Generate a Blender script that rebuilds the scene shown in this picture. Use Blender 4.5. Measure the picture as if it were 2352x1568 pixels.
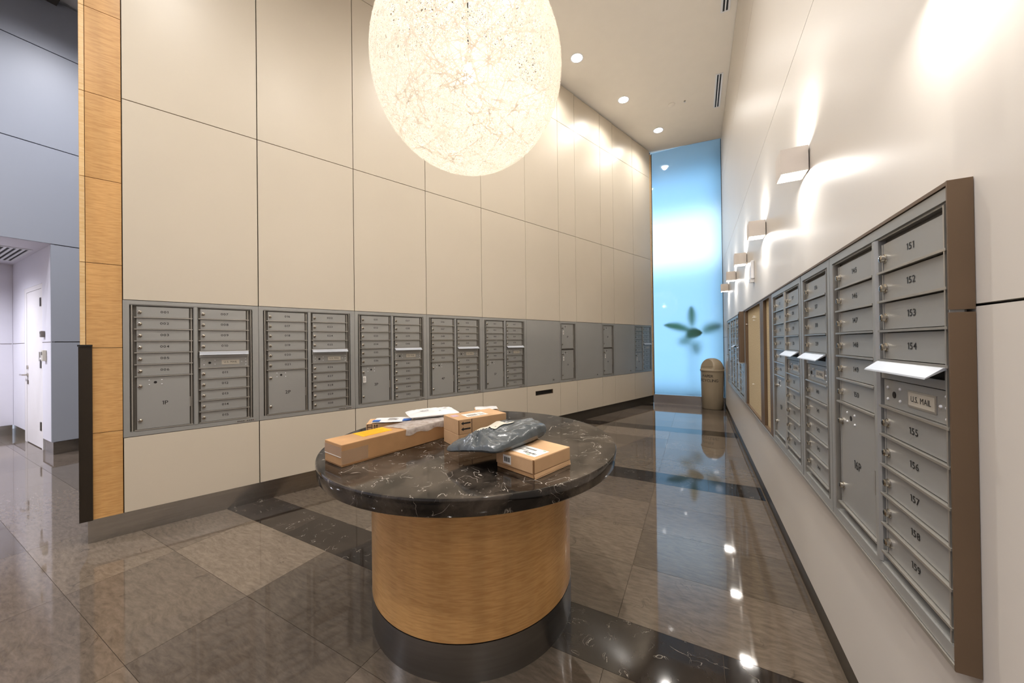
import bpy, math, random
import numpy as np
from mathutils import Matrix, Vector, noise

random.seed(7)
scene = bpy.context.scene
for o in list(bpy.data.objects):
    bpy.data.objects.remove(o)
COL = scene.collection

# ------------------------------------------------------------------ camera
CAM_H = 1.42
F_PX, YAW, PITCH, ROLL = 797.8, math.radians(27.875), math.radians(0.291), math.radians(0.707)


def cam_axis(u, fwd, v):
    cr, sr, cp, sp, cy, sy = (math.cos(ROLL), math.sin(ROLL), math.cos(PITCH), math.sin(PITCH),
                              math.cos(YAW), math.sin(YAW))
    u, v = cr * u - sr * v, sr * u + cr * v
    c = (u, fwd * cp + v * sp, fwd * sp - v * cp)
    return Vector((c[0] * cy - c[1] * sy, c[0] * sy + c[1] * cy, c[2]))


cam_data = bpy.data.cameras.new('camera')
cam = bpy.data.objects.new('camera', cam_data)
COL.objects.link(cam)
right, up, fwd = cam_axis(1, 0, 0), cam_axis(0, 0, -1), cam_axis(0, 1, 0)
m = Matrix((right, up, -fwd)).transposed().to_4x4()
m.translation = (0, 0, CAM_H)
cam.matrix_world = m
cam_data.sensor_width = 36.0
cam_data.lens = 36.0 * F_PX / 2352.0
cam_data.clip_start = 0.02
scene.camera = cam

# ------------------------------------------------------------------ world, exposure
world = bpy.data.worlds.new('world')
scene.world = world
world.use_nodes = True
world.node_tree.nodes['Background'].inputs[0].default_value = (0.75, 0.82, 1.0, 1)
world.node_tree.nodes['Background'].inputs[1].default_value = 0.3
scene.view_settings.view_transform = 'Standard'
scene.view_settings.look = 'None'
scene.view_settings.gamma = 1.0
scene.view_settings.use_curve_mapping = False
scene.view_settings.exposure = 1.08
scene.cycles.adaptive_threshold = 0.12
scene.cycles.max_bounces = 6
scene.cycles.diffuse_bounces = 4
scene.cycles.glossy_bounces = 3
scene.cycles.transmission_bounces = 5
scene.cycles.transparent_max_bounces = 6
scene.cycles.caustics_reflective = False
scene.cycles.caustics_refractive = False
scene.cycles.sample_clamp_indirect = 6.0

# light levels (lamps and added fill lights are built below)
P_PENDANT = 2.8
P_DOWN = 62.0
P_FILL = 130.0
P_SCONCE = 1.75
P_LOBBY = 250.0
P_GLASS = 33.0
WARM = (1.0, 0.92, 0.80)
SOFT = (1.0, 0.955, 0.90)
COOL = (0.90, 0.91, 1.0)

# ------------------------------------------------------------------ helpers


class MB:
    def __init__(self):
        self.v, self.f, self.m = [], [], []

    def add(self, verts, faces, mi=0):
        b = len(self.v)
        self.v += [tuple(p) for p in verts]
        self.f += [tuple(b + i for i in f) for f in faces]
        self.m += [mi] * len(faces)
        return self

    def box(self, x0, x1, y0, y1, z0, z1, mi=0):
        v = [(x, y, z) for z in (z0, z1) for y in (y0, y1) for x in (x0, x1)]
        f = [(0, 2, 3, 1), (4, 5, 7, 6), (0, 1, 5, 4), (2, 6, 7, 3), (0, 4, 6, 2), (1, 3, 7, 5)]
        return self.add(v, f, mi)

    def prism(self, pts, z0, z1, mi=0, zf=None):
        n = len(pts)
        v = [(x, y, z0) for x, y in pts] + [(x, y, z1) for x, y in pts]
        f = [tuple(range(n - 1, -1, -1)), tuple(range(n, 2 * n))]
        f += [(i, (i + 1) % n, n + (i + 1) % n, n + i) for i in range(n)]
        return self.add(v, f, mi)

    def lathe(self, prof, seg=32, mi=0, axis='z', cap=True):
        v, f = [], []
        n = len(prof)
        for k in range(seg):
            a = 2 * math.pi * k / seg
            c, s = math.cos(a), math.sin(a)
            for r, z in prof:
                v.append((r * c, r * s, z) if axis == 'z' else (r * c, z, r * s))
        for k in range(seg):
            k2 = (k + 1) % seg
            for i in range(n - 1):
                q = (k * n + i, k2 * n + i, k2 * n + i + 1, k * n + i + 1)
                f.append(q if axis == 'z' else q[::-1])
        if cap:
            c0 = tuple(k * n for k in range(seg))
            c1 = tuple(k * n + n - 1 for k in range(seg))
            f += [c0[::-1], c1] if axis == 'z' else [c0, c1[::-1]]
        return self.add(v, f, mi)

    def tube(self, path, r, seg=8, mi=0):
        v, f = [], []
        path = [Vector(p) for p in path]
        for i, p in enumerate(path):
            d = (path[min(i + 1, len(path) - 1)] - path[max(i - 1, 0)]).normalized()
            a = d.orthogonal().normalized() if i == 0 else (a - d * a.dot(d)).normalized()
            b = d.cross(a)
            for k in range(seg):
                t = 2 * math.pi * k / seg
                v.append(p + a * (r * math.cos(t)) + b * (r * math.sin(t)))
        for i in range(len(path) - 1):
            for k in range(seg):
                k2 = (k + 1) % seg
                f.append((i * seg + k, i * seg + k2, (i + 1) * seg + k2, (i + 1) * seg + k))
        f.append(tuple(range(seg))[::-1])
        f.append(tuple(range((len(path) - 1) * seg, len(path) * seg)))
        return self.add(v, f, mi)

    def mesh(self, name, mats, smooth=False):
        me = bpy.data.meshes.new(name)
        me.from_pydata(self.v, [], self.f)
        mats = mats if isinstance(mats, (list, tuple)) else [mats]
        for mt in mats:
            me.materials.append(mt)
        if any(self.m):
            me.polygons.foreach_set('material_index', self.m)
        if smooth:
            me.polygons.foreach_set('use_smooth', [True] * len(me.polygons))
            try:
                me.set_sharp_from_angle(angle=math.radians(42))
            except Exception:
                pass
        me.update()
        return me


def link(name, data, parent=None, loc=(0, 0, 0), rotz=0.0):
    o = bpy.data.objects.new(name, data)
    COL.objects.link(o)
    o.parent = parent
    o.location = loc
    o.rotation_euler = (0, 0, rotz)
    return o


def obj(name, mb, mats, parent=None, loc=(0, 0, 0), rotz=0.0, smooth=False):
    return link(name, mb.mesh(name, mats, smooth), parent, loc, rotz)


def thing(name, label, cat, loc=(0, 0, 0), rotz=0.0, group=None):
    o = link(name, None, None, loc, rotz)
    o.empty_display_size = 0.05
    return tag(o, label, cat, group)


def tag(o, label, cat, group=None):
    o['label'] = label
    o['category'] = cat
    if group:
        o['group'] = group
    return o


def struct(o, label=None):
    o['kind'] = 'structure'
    if label:
        o['label'] = label
    return o


def bevel(o, w, seg=2):
    md = o.modifiers.new('bevel', 'BEVEL')
    md.width = w
    md.segments = seg
    md.limit_method = 'ANGLE'
    return o


# ------------------------------------------------------------------ materials
def lin(r, g, b):
    f = lambda c: c / 12.92 if c <= 0.04045 else ((c + 0.055) / 1.055) ** 2.4
    return (f(r / 255), f(g / 255), f(b / 255), 1.0)


class NT:
    def __init__(self, name):
        self.mat = bpy.data.materials.new(name)
        self.mat.use_nodes = True
        self.t = self.mat.node_tree
        self.bsdf = self.t.nodes['Principled BSDF']
        self.out = self.t.nodes['Material Output']

    def n(self, typ, **kw):
        nd = self.t.nodes.new(typ)
        for k, v in kw.items():
            if k in nd.inputs:
                nd.inputs[k].default_value = v
            else:
                setattr(nd, k, v)
        return nd

    def l(self, a, b):
        self.t.links.new(a, b)

    def coords(self, scale=(1, 1, 1), rnd=0.0):
        tc = self.n('ShaderNodeTexCoord')
        mp = self.n('ShaderNodeMapping')
        mp.inputs['Scale'].default_value = scale
        self.l(tc.outputs['Object'], mp.inputs['Vector'])
        if rnd:
            oi = self.n('ShaderNodeObjectInfo')
            mu = self.n('ShaderNodeMath', operation='MULTIPLY')
            mu.inputs[1].default_value = rnd
            self.l(oi.outputs['Random'], mu.inputs[0])
            cb = self.n('ShaderNodeCombineXYZ')
            self.l(mu.outputs[0], cb.inputs[0])
            self.l(mu.outputs[0], cb.inputs[1])
            self.l(mu.outputs[0], cb.inputs[2])
            self.l(cb.outputs[0], mp.inputs['Location'])
        return mp.outputs['Vector']

    def ramp(self, fac, stops):
        r = self.n('ShaderNodeValToRGB')
        el = r.color_ramp.elements
        while len(el) < len(stops):
            el.new(0.5)
        for e, (p, c) in zip(el, stops):
            e.position = p
            e.color = c if len(c) == 4 else (*c, 1)
        self.l(fac, r.inputs['Fac'])
        return r.outputs['Color']

    def mix(self, fac, a, b, blend='MIX'):
        mx = self.n('ShaderNodeMix', data_type='RGBA', blend_type=blend)
        for sock, val in ((mx.inputs[0], fac), (mx.inputs[6], a), (mx.inputs[7], b)):
            if hasattr(val, 'links'):
                self.l(val, sock)
            else:
                sock.default_value = val
        return mx.outputs[2]

    def bump(self, h, strength=0.1, dist=0.01):
        b = self.n('ShaderNodeBump')
        b.inputs['Strength'].default_value = strength
        b.inputs['Distance'].default_value = dist
        self.l(h, b.inputs['Height'])
        self.l(b.outputs[0], self.bsdf.inputs['Normal'])


def plain(name, col, rough=0.5, metal=0.0, var=0.06, scale=6.0, coat=0.0, bump=0.0, spec=None):
    """one colour with a faint noise tone through it"""
    k = NT(name)
    v = k.coords()
    nz = k.n('ShaderNodeTexNoise', Scale=scale, Detail=3.0)
    k.l(v, nz.inputs['Vector'])
    lo = tuple(c * (1 - var) for c in col[:3])
    hi = tuple(min(1, c * (1 + var)) for c in col[:3])
    k.l(k.ramp(nz.outputs['Fac'], [(0.3, lo), (0.7, hi)]), k.bsdf.inputs['Base Color'])
    k.bsdf.inputs['Roughness'].default_value = rough
    k.bsdf.inputs['Metallic'].default_value = metal
    if spec is not None:
        k.bsdf.inputs['Specular IOR Level'].default_value = spec
    if coat:
        k.bsdf.inputs['Coat Weight'].default_value = coat
    if bump:
        k.bump(nz.outputs['Fac'], bump, 0.002)
    return k.mat


def emit(name, col, strength):
    k = NT(name)
    e = k.n('ShaderNodeEmission')
    e.inputs[0].default_value = (*col[:3], 1)
    e.inputs[1].default_value = strength
    k.l(e.outputs[0], k.out.inputs[0])
    return k.mat


def wood_mat(name, dark, light, rough=0.32):
    k = NT(name)
    v = k.coords((14, 14, 130), 9.0)
    n1 = k.n('ShaderNodeTexNoise', Scale=1.0, Detail=3.0, Distortion=0.35)
    k.l(v, n1.inputs['Vector'])
    v2 = k.coords((9, 9, 0.8), 5.0)
    n2 = k.n('ShaderNodeTexNoise', Scale=1.2, Detail=2.0)
    k.l(v2, n2.inputs['Vector'])
    fig = k.ramp(n1.outputs['Fac'], [(0.32, dark), (0.62, light)])
    flame = k.ramp(n2.outputs['Fac'], [(0.3, (0.88, 0.86, 0.84)), (0.7, (1.05, 1.03, 1.01))])
    k.l(k.mix(1.0, fig, flame, 'MULTIPLY'), k.bsdf.inputs['Base Color'])
    k.bsdf.inputs['Roughness'].default_value = rough
    k.bsdf.inputs['Coat Weight'].default_value = 0.15
    return k.mat


def stone_mat(name, lo, hi, vein, vscale, vwidth, vamt, rnd, tone, rough, cloud=2.5, mask=(0.48, 0.62), coat=0.0,
              fleck=0.0, warpf=0.22, stretch=(1, 1, 1), stops=(0.3, 0.72)):
    k = NT(name)
    v = k.coords((1, 1, 1), rnd)
    warp = k.n('ShaderNodeTexNoise', Scale=3.0, Detail=4.0)
    k.l(v, warp.inputs['Vector'])
    wv = k.mix(warpf, v, warp.outputs['Color'], 'LINEAR_LIGHT')
    st = k.n('ShaderNodeMapping')
    st.inputs['Scale'].default_value = stretch
    k.l(wv, st.inputs['Vector'])
    nz = k.n('ShaderNodeTexNoise', Scale=cloud, Detail=7.0, Roughness=0.65, Distortion=0.25)
    k.l(st.outputs[0], nz.inputs['Vector'])
    base = k.ramp(nz.outputs['Fac'], [(stops[0], lo), (stops[1], hi)])
    if tone:
        oi = k.n('ShaderNodeObjectInfo')
        base = k.mix(1.0, base, oi.outputs['Color'], 'MULTIPLY')
    vo = k.n('ShaderNodeTexNoise', Scale=vscale, Detail=3.0, Roughness=0.55, Distortion=1.1)
    k.l(v, vo.inputs['Vector'])
    sb = k.n('ShaderNodeMath', operation='SUBTRACT')
    sb.inputs[1].default_value = 0.5
    k.l(vo.outputs['Fac'], sb.inputs[0])
    ab = k.n('ShaderNodeMath', operation='ABSOLUTE')
    k.l(sb.outputs[0], ab.inputs[0])
    line = k.ramp(ab.outputs[0], [(0.0, (1, 1, 1)), (vwidth, (0, 0, 0))])
    m2 = k.n('ShaderNodeTexNoise', Scale=vscale * 1.7, Detail=2.0)
    k.l(v, m2.inputs['Vector'])
    msk = k.ramp(m2.outputs['Fac'], [(mask[0], (0, 0, 0)), (mask[1], (vamt, vamt, vamt))])
    fac = k.mix(1.0, line, msk, 'MULTIPLY')
    colr = k.mix(fac, base, vein)
    if fleck:
        f1 = k.n('ShaderNodeTexNoise', Scale=16.0, Detail=5.0, Roughness=0.7, Distortion=1.5)
        k.l(v, f1.inputs['Vector'])
        ff = k.ramp(f1.outputs['Fac'], [(0.63, (0, 0, 0)), (0.72, (fleck, fleck, fleck))])
        colr = k.mix(ff, colr, vein)
    k.l(colr, k.bsdf.inputs['Base Color'])
    k.bsdf.inputs['Roughness'].default_value = rough
    if coat:
        k.bsdf.inputs['Coat Weight'].default_value = coat
        k.bsdf.inputs['Coat Roughness'].default_value = 0.02
    return k.mat


def steel_mat(name, col, rough=0.3, stretch=(3, 3, 60), aniso=0.0):
    k = NT(name)
    v = k.coords(stretch)
    nz = k.n('ShaderNodeTexNoise', Scale=1.0, Detail=2.0)
    k.l(v, nz.inputs['Vector'])
    k.l(k.ramp(nz.outputs['Fac'], [(0.3, tuple(c * 0.88 for c in col)), (0.7, col)]), k.bsdf.inputs['Base Color'])
    rr = k.n('ShaderNodeMapRange')
    rr.inputs['To Min'].default_value = rough * 0.85
    rr.inputs['To Max'].default_value = rough * 1.15
    k.l(nz.outputs['Fac'], rr.inputs['Value'])
    k.l(rr.outputs[0], k.bsdf.inputs['Roughness'])
    k.bsdf.inputs['Metallic'].default_value = 1.0
    return k.mat


M = {}
M['cream'] = plain('cream_lacquer_panel', lin(209, 198, 180), 0.36, var=0.015, scale=1.5)
M['creamR'] = plain('cream_fabric_panel', lin(211, 205, 197), 0.40, var=0.012, scale=1.5)
M['joint'] = plain('dark_joint', lin(84, 72, 58), 0.8)  # dark backing colour that shows in the joints
M['ceil'] = plain('ceiling_paint', lin(238, 233, 225), 0.7, var=0.01)
M['grey'] = plain('grey_mailbox_enamel', lin(163, 163, 160), 0.36, metal=0.35, var=0.02, scale=3)
M['greyd'] = plain('grey_recess_enamel', lin(104, 99, 92), 0.5, metal=0.3, var=0.03)
M['alu'] = plain('aluminium_edge', lin(186, 182, 174), 0.3, metal=0.7, var=0.03)
M['dark'] = plain('dark_slot', lin(22, 18, 15), 0.7)
M['ink'] = plain('black_ink', lin(24, 22, 20), 0.6)
M['chrome'] = plain('nickel_lock', lin(186, 180, 170), 0.22, metal=1.0, var=0.08, scale=80)
M['white'] = plain('white_enamel', lin(232, 233, 236), 0.35, var=0.015)
M['flap'] = plain('slot_flap_enamel', lin(168, 171, 177), 0.34, metal=0.2, var=0.03)
M['plate'] = plain('pale_label_plate', lin(206, 200, 186), 0.4, var=0.02)
M['wood'] = wood_mat('figured_maple', lin(200, 151, 92), lin(217, 171, 111))
M['woodedge'] = wood_mat('pale_maple_edge', lin(228, 188, 130), lin(240, 208, 156))
M['tile'] = stone_mat('brown_marble', lin(84, 74, 64), lin(110, 98, 86), lin(66, 58, 50), 3.0, 0.010, 0.7, 40.0,
                      0.30, 0.045, cloud=17.0, mask=(0.54, 0.66), warpf=0.05, stretch=(0.8, 3.0, 1.0))
M['tilew'] = M['tile']
M['band'] = stone_mat('black_marble', lin(24, 20, 18), lin(52, 44, 38), lin(205, 196, 182), 8.0, 0.005, 0.75, 60.0,
                      0.2, 0.06, cloud=4.0, mask=(0.52, 0.66))
M['top'] = stone_mat('dark_emperador_top', lin(16, 14, 13), lin(96, 86, 76), lin(222, 212, 200), 7.5, 0.0055, 0.9, 0.0,
                     0, 0.09, cloud=4.5, mask=(0.50, 0.60), fleck=0.2, warpf=0.12, stops=(0.40, 0.80))
M['steel'] = steel_mat('brushed_steel', (0.48, 0.465, 0.44), 0.22)
M['steelt'] = steel_mat('brushed_steel_table', (0.36, 0.355, 0.35), 0.30)
M['basedk'] = plain('dark_base', lin(74, 68, 60), 0.35, metal=0.3)
M['bronze'] = plain('bronze_frame', lin(112, 92, 72), 0.45, metal=0.35, var=0.06, scale=4)
M['bronzed'] = plain('dark_bronze_guard', lin(52, 44, 35), 0.4, metal=0.4)
M['cork'] = None
M['card'] = plain('cardboard', lin(198, 160, 120), 0.75, var=0.05, scale=14, bump=0.1)
M['card2'] = plain('darker_cardboard', lin(184, 142, 98), 0.7, var=0.06, scale=14, bump=0.1)
M['cardin'] = plain('cardboard_edge', lin(120, 82, 48), 0.8)
M['paper'] = plain('white_paper', lin(236, 233, 228), 0.6, var=0.01)
M['yellow'] = plain('yellow_label', lin(250, 180, 12), 0.55, var=0.03)
M['print'] = plain('grey_print', lin(120, 112, 106), 0.6)
M['pblue'] = plain('blue_print', lin(44, 104, 190), 0.4)
M['lilac'] = plain('lilac_sticker', lin(196, 168, 186), 0.5)
M['green'] = plain('green_print', lin(90, 160, 90), 0.5)
M['polyw'] = plain('white_poly_mailer', lin(226, 226, 226), 0.35, var=0.05, scale=20, bump=0.3)
M['bag'] = plain('grey_poly_bag', lin(82, 87, 90), 0.2, var=0.06, scale=46, bump=0.9)
M['bluew'] = plain('blue_grey_panel', lin(160, 164, 172), 0.42, var=0.012, scale=1.2)
M['whitew'] = plain('white_wall_paint', lin(226, 224, 232), 0.6, var=0.008)
M['door'] = plain('white_door_paint', lin(232, 228, 228), 0.5, var=0.01)
M['bin'] = plain('taupe_plastic', lin(152, 138, 116), 0.42, var=0.02)
M['binin'] = plain('taupe_plastic_dark', lin(112, 100, 82), 0.5)
M['plaster'] = plain('sconce_plaster', lin(216, 208, 200), 0.6, var=0.01)
M['lamp'] = emit('sconce_lens', SOFT, 9.0)
M['dlens'] = emit('downlight_lens', (1, 0.96, 0.9), 14.0)
M['clens'] = emit('cool_downlight_lens', COOL, 12.0)
M['bulb'] = emit('bulb_glow', (1.0, 0.93, 0.82), 8.0)
M['leaf'] = plain('leaf_green', lin(70, 130, 84), 0.45, var=0.15, scale=8)
k = NT('leaf_green_thin')
df = k.n('ShaderNodeBsdfDiffuse')
df.inputs[0].default_value = lin(84, 150, 96)
tr = k.n('ShaderNodeBsdfTranslucent')
tr.inputs[0].default_value = lin(96, 168, 112)
mx = k.n('ShaderNodeMixShader')
mx.inputs[0].default_value = 0.5
k.l(df.outputs[0], mx.inputs[1])
k.l(tr.outputs[0], mx.inputs[2])
k.l(mx.outputs[0], k.out.inputs[0])
M['leaf'] = k.mat
M['pot'] = plain('clay_pot', lin(120, 110, 100), 0.7)
M['shaft'] = plain('backlight_cavity_paint', lin(150, 205, 245), 0.8, var=0.01)
M['lens'] = plain('clear_strobe', lin(205, 205, 205), 0.1, var=0.02)
M['red'] = plain('red_letter', lin(170, 60, 50), 0.5)

# woven cork board
k = NT('woven_cork')
v = k.coords((1, 1, 1))
w1 = k.n('ShaderNodeTexNoise', Scale=140.0, Detail=2.0)
k.l(v, w1.inputs['Vector'])
w2 = k.n('ShaderNodeTexWave', Scale=60.0, Distortion=1.5, bands_direction='Z')
k.l(v, w2.inputs['Vector'])
c1 = k.ramp(w1.outputs['Fac'], [(0.3, lin(176, 156, 120)), (0.7, lin(222, 206, 172))])
c2 = k.mix(0.25, c1, w2.outputs['Color'], 'MULTIPLY')
k.l(c2, k.bsdf.inputs['Base Color'])
k.bsdf.inputs['Roughness'].default_value = 0.9
M['cork'] = k.mat

# clear tape / plastic sleeve
k = NT('clear_tape')
k.bsdf.inputs['Base Color'].default_value = lin(206, 176, 146)
k.bsdf.inputs['Roughness'].default_value = 0.25
k.bsdf.inputs['Alpha'].default_value = 0.38
M['tape'] = k.mat
k = NT('clear_sleeve')
v = k.coords((1, 1, 1))
nz = k.n('ShaderNodeTexNoise', Scale=30.0, Detail=3.0)
k.l(v, nz.inputs['Vector'])
k.l(k.ramp(nz.outputs['Fac'], [(0.3, lin(176, 164, 156)), (0.7, lin(226, 220, 216))]), k.bsdf.inputs['Base Color'])
k.bsdf.inputs['Roughness'].default_value = 0.15
k.bsdf.inputs['Alpha'].default_value = 0.72
k.bump(nz.outputs['Fac'], 0.5, 0.004)
M['sleeve'] = k.mat

# thread of the pendant: pale resin thread that lets light through
k = NT('resin_thread')
df = k.n('ShaderNodeBsdfDiffuse')
df.inputs[0].default_value = lin(253, 248, 240)
tr = k.n('ShaderNodeBsdfTranslucent')
tr.inputs[0].default_value = lin(253, 247, 238)
mx = k.n('ShaderNodeMixShader')
mx.inputs[0].default_value = 0.55
k.l(df.outputs[0], mx.inputs[1])
k.l(tr.outputs[0], mx.inputs[2])
k.l(mx.outputs[0], k.out.inputs[0])
M['thread'] = k.mat

# frosted blue glass
k = NT('frosted_blue_glass')
rf = k.n('ShaderNodeBsdfRefraction')
rf.inputs['Color'].default_value = (0.86, 0.95, 1.0, 1)
rf.inputs['Roughness'].default_value = 0.62
rf.inputs['IOR'].default_value = 1.45
gl = k.n('ShaderNodeBsdfGlossy')
gl.inputs['Color'].default_value = (1, 1, 1, 1)
gl.inputs['Roughness'].default_value = 0.03
fr = k.n('ShaderNodeFresnel')
fr.inputs['IOR'].default_value = 1.45
mx = k.n('ShaderNodeMixShader')
k.l(fr.outputs[0], mx.inputs[0])
k.l(rf.outputs[0], mx.inputs[1])
k.l(gl.outputs[0], mx.inputs[2])
k.l(mx.outputs[0], k.out.inputs[0])
M['frost'] = k.mat

# ------------------------------------------------------------------ lettering (glyph meshes from the built-in font)
_glyph = {}


def glyph(ch):
    if ch not in _glyph:
        cu = bpy.data.curves.new('glyph', 'FONT')
        cu.body = ch
        cu.resolution_u = 3
        cu.offset = 0.008 if ch in '0123456789P' else 0.0
        ob = bpy.data.objects.new('glyph', cu)
        COL.objects.link(ob)
        dg = bpy.context.evaluated_depsgraph_get()
        me = bpy.data.meshes.new_from_object(ob.evaluated_get(dg))
        vs = [tuple(p.co) for p in me.vertices]
        fs = [tuple(p.vertices) for p in me.polygons]
        xs = [p[0] for p in vs] or [0, 0.3]
        bpy.data.objects.remove(ob)
        bpy.data.curves.remove(cu)
        bpy.data.meshes.remove(me)
        if ch == '1':                                # the lettering's 1 has a flag
            top, x0 = max(p[1] for p in vs), min(xs)
            o = len(vs)
            vs += [(x0, top), (x0 - 0.13, top - 0.10), (x0 - 0.13, top - 0.18), (x0, top - 0.08)]
            fs.append((o, o + 1, o + 2, o + 3))
            vs = [(p[0], p[1]) for p in vs]
            xs = [p[0] for p in vs]
        _glyph[ch] = (vs, fs, min(xs), max(xs))
    return _glyph[ch]


def text_flat(s, h, wx=1.0, gap=0.10, bold=0.0):
    """glyphs as (x, z) centred at 0, cap height h"""
    x, V, Fc = 0.0, [], []
    k = h / 0.70
    for ch in s:
        if ch == ' ':
            x += 0.34
            continue
        vs, fs, a, b = glyph(ch)
        o = len(V)
        V += [(p[0] - a + x, p[1]) for p in vs]
        Fc += [tuple(i + o for i in f) for f in fs]
        x += (b - a) + gap
    w = x - gap
    return [((p[0] - w / 2) * k * wx, p[1] * k - h / 2) for p in V], Fc, w * k * wx


def text_mb(s, h, y=0.0, wx=1.0, gap=0.10, cx=0.0, cz=0.0):
    V, Fc, w = text_flat(s, h, wx, gap)
    mb = MB()
    mb.add([(p[0] + cx, y, p[1] + cz) for p in V], Fc)
    return mb


# ------------------------------------------------------------------ layout constants
A_L, D_L = math.radians(20.898), 3.924
DR = Vector((math.sin(A_L), math.cos(A_L), 0))           # along the left wall
NL = Vector((-math.cos(A_L), math.sin(A_L), 0))          # into the left wall
O_L = NL * D_L
ROT_L = math.atan2(DR.y, DR.x)
XR = 0.534                                               # face of the right wall
ROT_R = -math.pi / 2
Y_GLASS = 8.72


def on_left(s, z=0.0, off=0.0):
    p = O_L + DR * s + NL * off
    return (p.x, p.y, z)


def ceil_z(x):
    return CAM_H + 4.36 - 0.05 * (x - 0.535)


# ------------------------------------------------------------------ floor
fl = MB().box(-10.6, 0.75, -4.2, 10.2, -0.2, -0.004)
floor = struct(obj('floor', fl, M['joint']))
X_EDGES = [0.578 - 0.952 * i for i in range(0, 13)]
tile_me, cnt = {}, 0
rows = []
for kb in range(-1, 4):
    y0 = 1.52 + 2.232 * kb
    rows.append(('band', y0, y0 + 0.315))
    for r in range(4):
        a = y0 + 0.315 + r * 0.4793
        rows.append(('tile', a, a + 0.4793))


def behind_left_wall(x, y):
    p = Vector((x, y, 0)) - O_L
    return p.dot(NL) > 0.15 and p.dot(DR) > -0.8


for kind, y0, y1 in rows:
    if y0 > 8.75:
        continue
    off = 0.464 if kind == 'band' else 0.0
    for i in range(12):
        x1, x0 = X_EDGES[i] + (off if i else 0), X_EDGES[i + 1] + off
        x1 = min(x1, 0.53)
        xa, ya = x0, y0
        cs = [(x0, y0), (x0, y1), (x1, y0), (x1, y1)]
        if all(behind_left_wall(*c) for c in cs):
            continue
        if x1 < -7.6 and (y0 > 1.3 or x1 < -10.0):
            continue
        if x1 < -4.2 and y0 > 3.6:
            continue
        if y1 > 8.72:
            yy1 = 8.72
        else:
            yy1 = y1
        key = (kind, round(x1 - x0, 3), round(yy1 - y0, 3))
        if key not in tile_me:
            w, d = x1 - x0 - 0.0018, yy1 - y0 - 0.0018
            tile_me[key] = MB().box(0, w, 0, d, -0.012, 0).mesh('tile', M['band' if kind == 'band' else 'tile'])
        tl = link('tile', tile_me[key], floor, (x0 + 0.0009, y0 + 0.0009, 0))
        tv = random.choice((0.74, 0.86, 0.95, 1.0, 1.08, 1.2)) if kind == 'tile' else random.uniform(0.85, 1.2)
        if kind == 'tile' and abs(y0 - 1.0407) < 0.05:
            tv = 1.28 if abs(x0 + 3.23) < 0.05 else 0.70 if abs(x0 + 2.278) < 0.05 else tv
        tl.color = (tv, tv, tv * (0.97 + 0.05 * random.random()), 1)

# ------------------------------------------------------------------ ceiling
xl, xr_ = -10.7, 0.9
cb = MB()
v = []
for (x, y) in ((xl, -4.2), (xr_, -4.2), (xr_, 10.2), (xl, 10.2)):
    v.append((x, y, ceil_z(x)))
v += [(a, b, c + 0.2) for a, b, c in v]
cb.add(v, [(0, 3, 2, 1), (4, 5, 6, 7), (0, 1, 5, 4), (1, 2, 6, 5), (2, 3, 7, 6), (3, 0, 4, 7)])
struct(obj('ceiling', cb, M['ceil']))

# ------------------------------------------------------------------ left wall with mail units
S_EDGES = [-0.484, 0.352, 1.190, 2.038, 2.890, 3.740, 4.525, 4.986, 5.770, 6.208, 6.980, 7.750]
Z_MB, Z_MT = 0.740, 1.787
S_END = 7.86
wl = MB().box(-0.688, S_END, 0.037, 0.30, 0.172, 6.02).box(-0.655, S_END, 0.037, 0.27, 0.0, 0.1715)
wall_left = struct(obj('wall_left', wl, M['joint'], None, tuple(O_L), ROT_L))
GAP = 0.0035
levels = [(0.172, Z_MB), (Z_MT, 3.320), (3.320, 5.220), (5.220, None)]
for i in range(len(S_EDGES) - 1):
    a, b = S_EDGES[i] + GAP, S_EDGES[i + 1] - GAP
    for j, (z0, z1) in enumerate(levels):
        zt = z1 - GAP if z1 else ceil_z(on_left(b)[0]) - 0.012
        za = z0 + GAP
        if j == 0 and i == 5:                      # panel with the letter slot cut into it
            h0, h1, hz0, hz1 = 3.925, 4.335, 0.578, 0.650
            pm = MB().box(a, h0, 0, 0.034, za, zt).box(h1, b, 0, 0.034, za, zt)
            pm.box(h0, h1, 0, 0.034, za, hz0).box(h0, h1, 0, 0.034, hz1, zt)
        else:
            pm = MB().box(a, b, 0, 0.034, za, zt)
        obj('panel', pm, M['cream'], wall_left)
# steel baseboard of the left wall
bl = MB().box(-0.662, 2.6, 0.022, 0.034, 0, 0.168)
bb = struct(obj('baseboard_left', bl, M['steel'], None, tuple(O_L), ROT_L))
obj('base_strip', MB().box(2.603, S_END - 0.02, 0.022, 0.034, 0, 0.168), M['basedk'], bb)
# letter slot lining
ls = thing('letter_slot', 'dark recessed letter slot in the cream panel below the grey access panel', 'mail slot',
           on_left(3.925, 0.578, 0.0), ROT_L)
obj('slot_back', MB().box(0.004, 0.406, 0.026, 0.034, 0.004, 0.068), M['dark'], ls)
sm = MB().box(0, 0.41, 0.0, 0.026, 0, 0.004).box(0, 0.41, 0.0, 0.026, 0.068, 0.072)
sm.box(0, 0.004, 0.0, 0.026, 0.004, 0.068).box(0.406, 0.41, 0.0, 0.026, 0.004, 0.068)
obj('slot_frame', sm, M['bronze'], ls)

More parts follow.
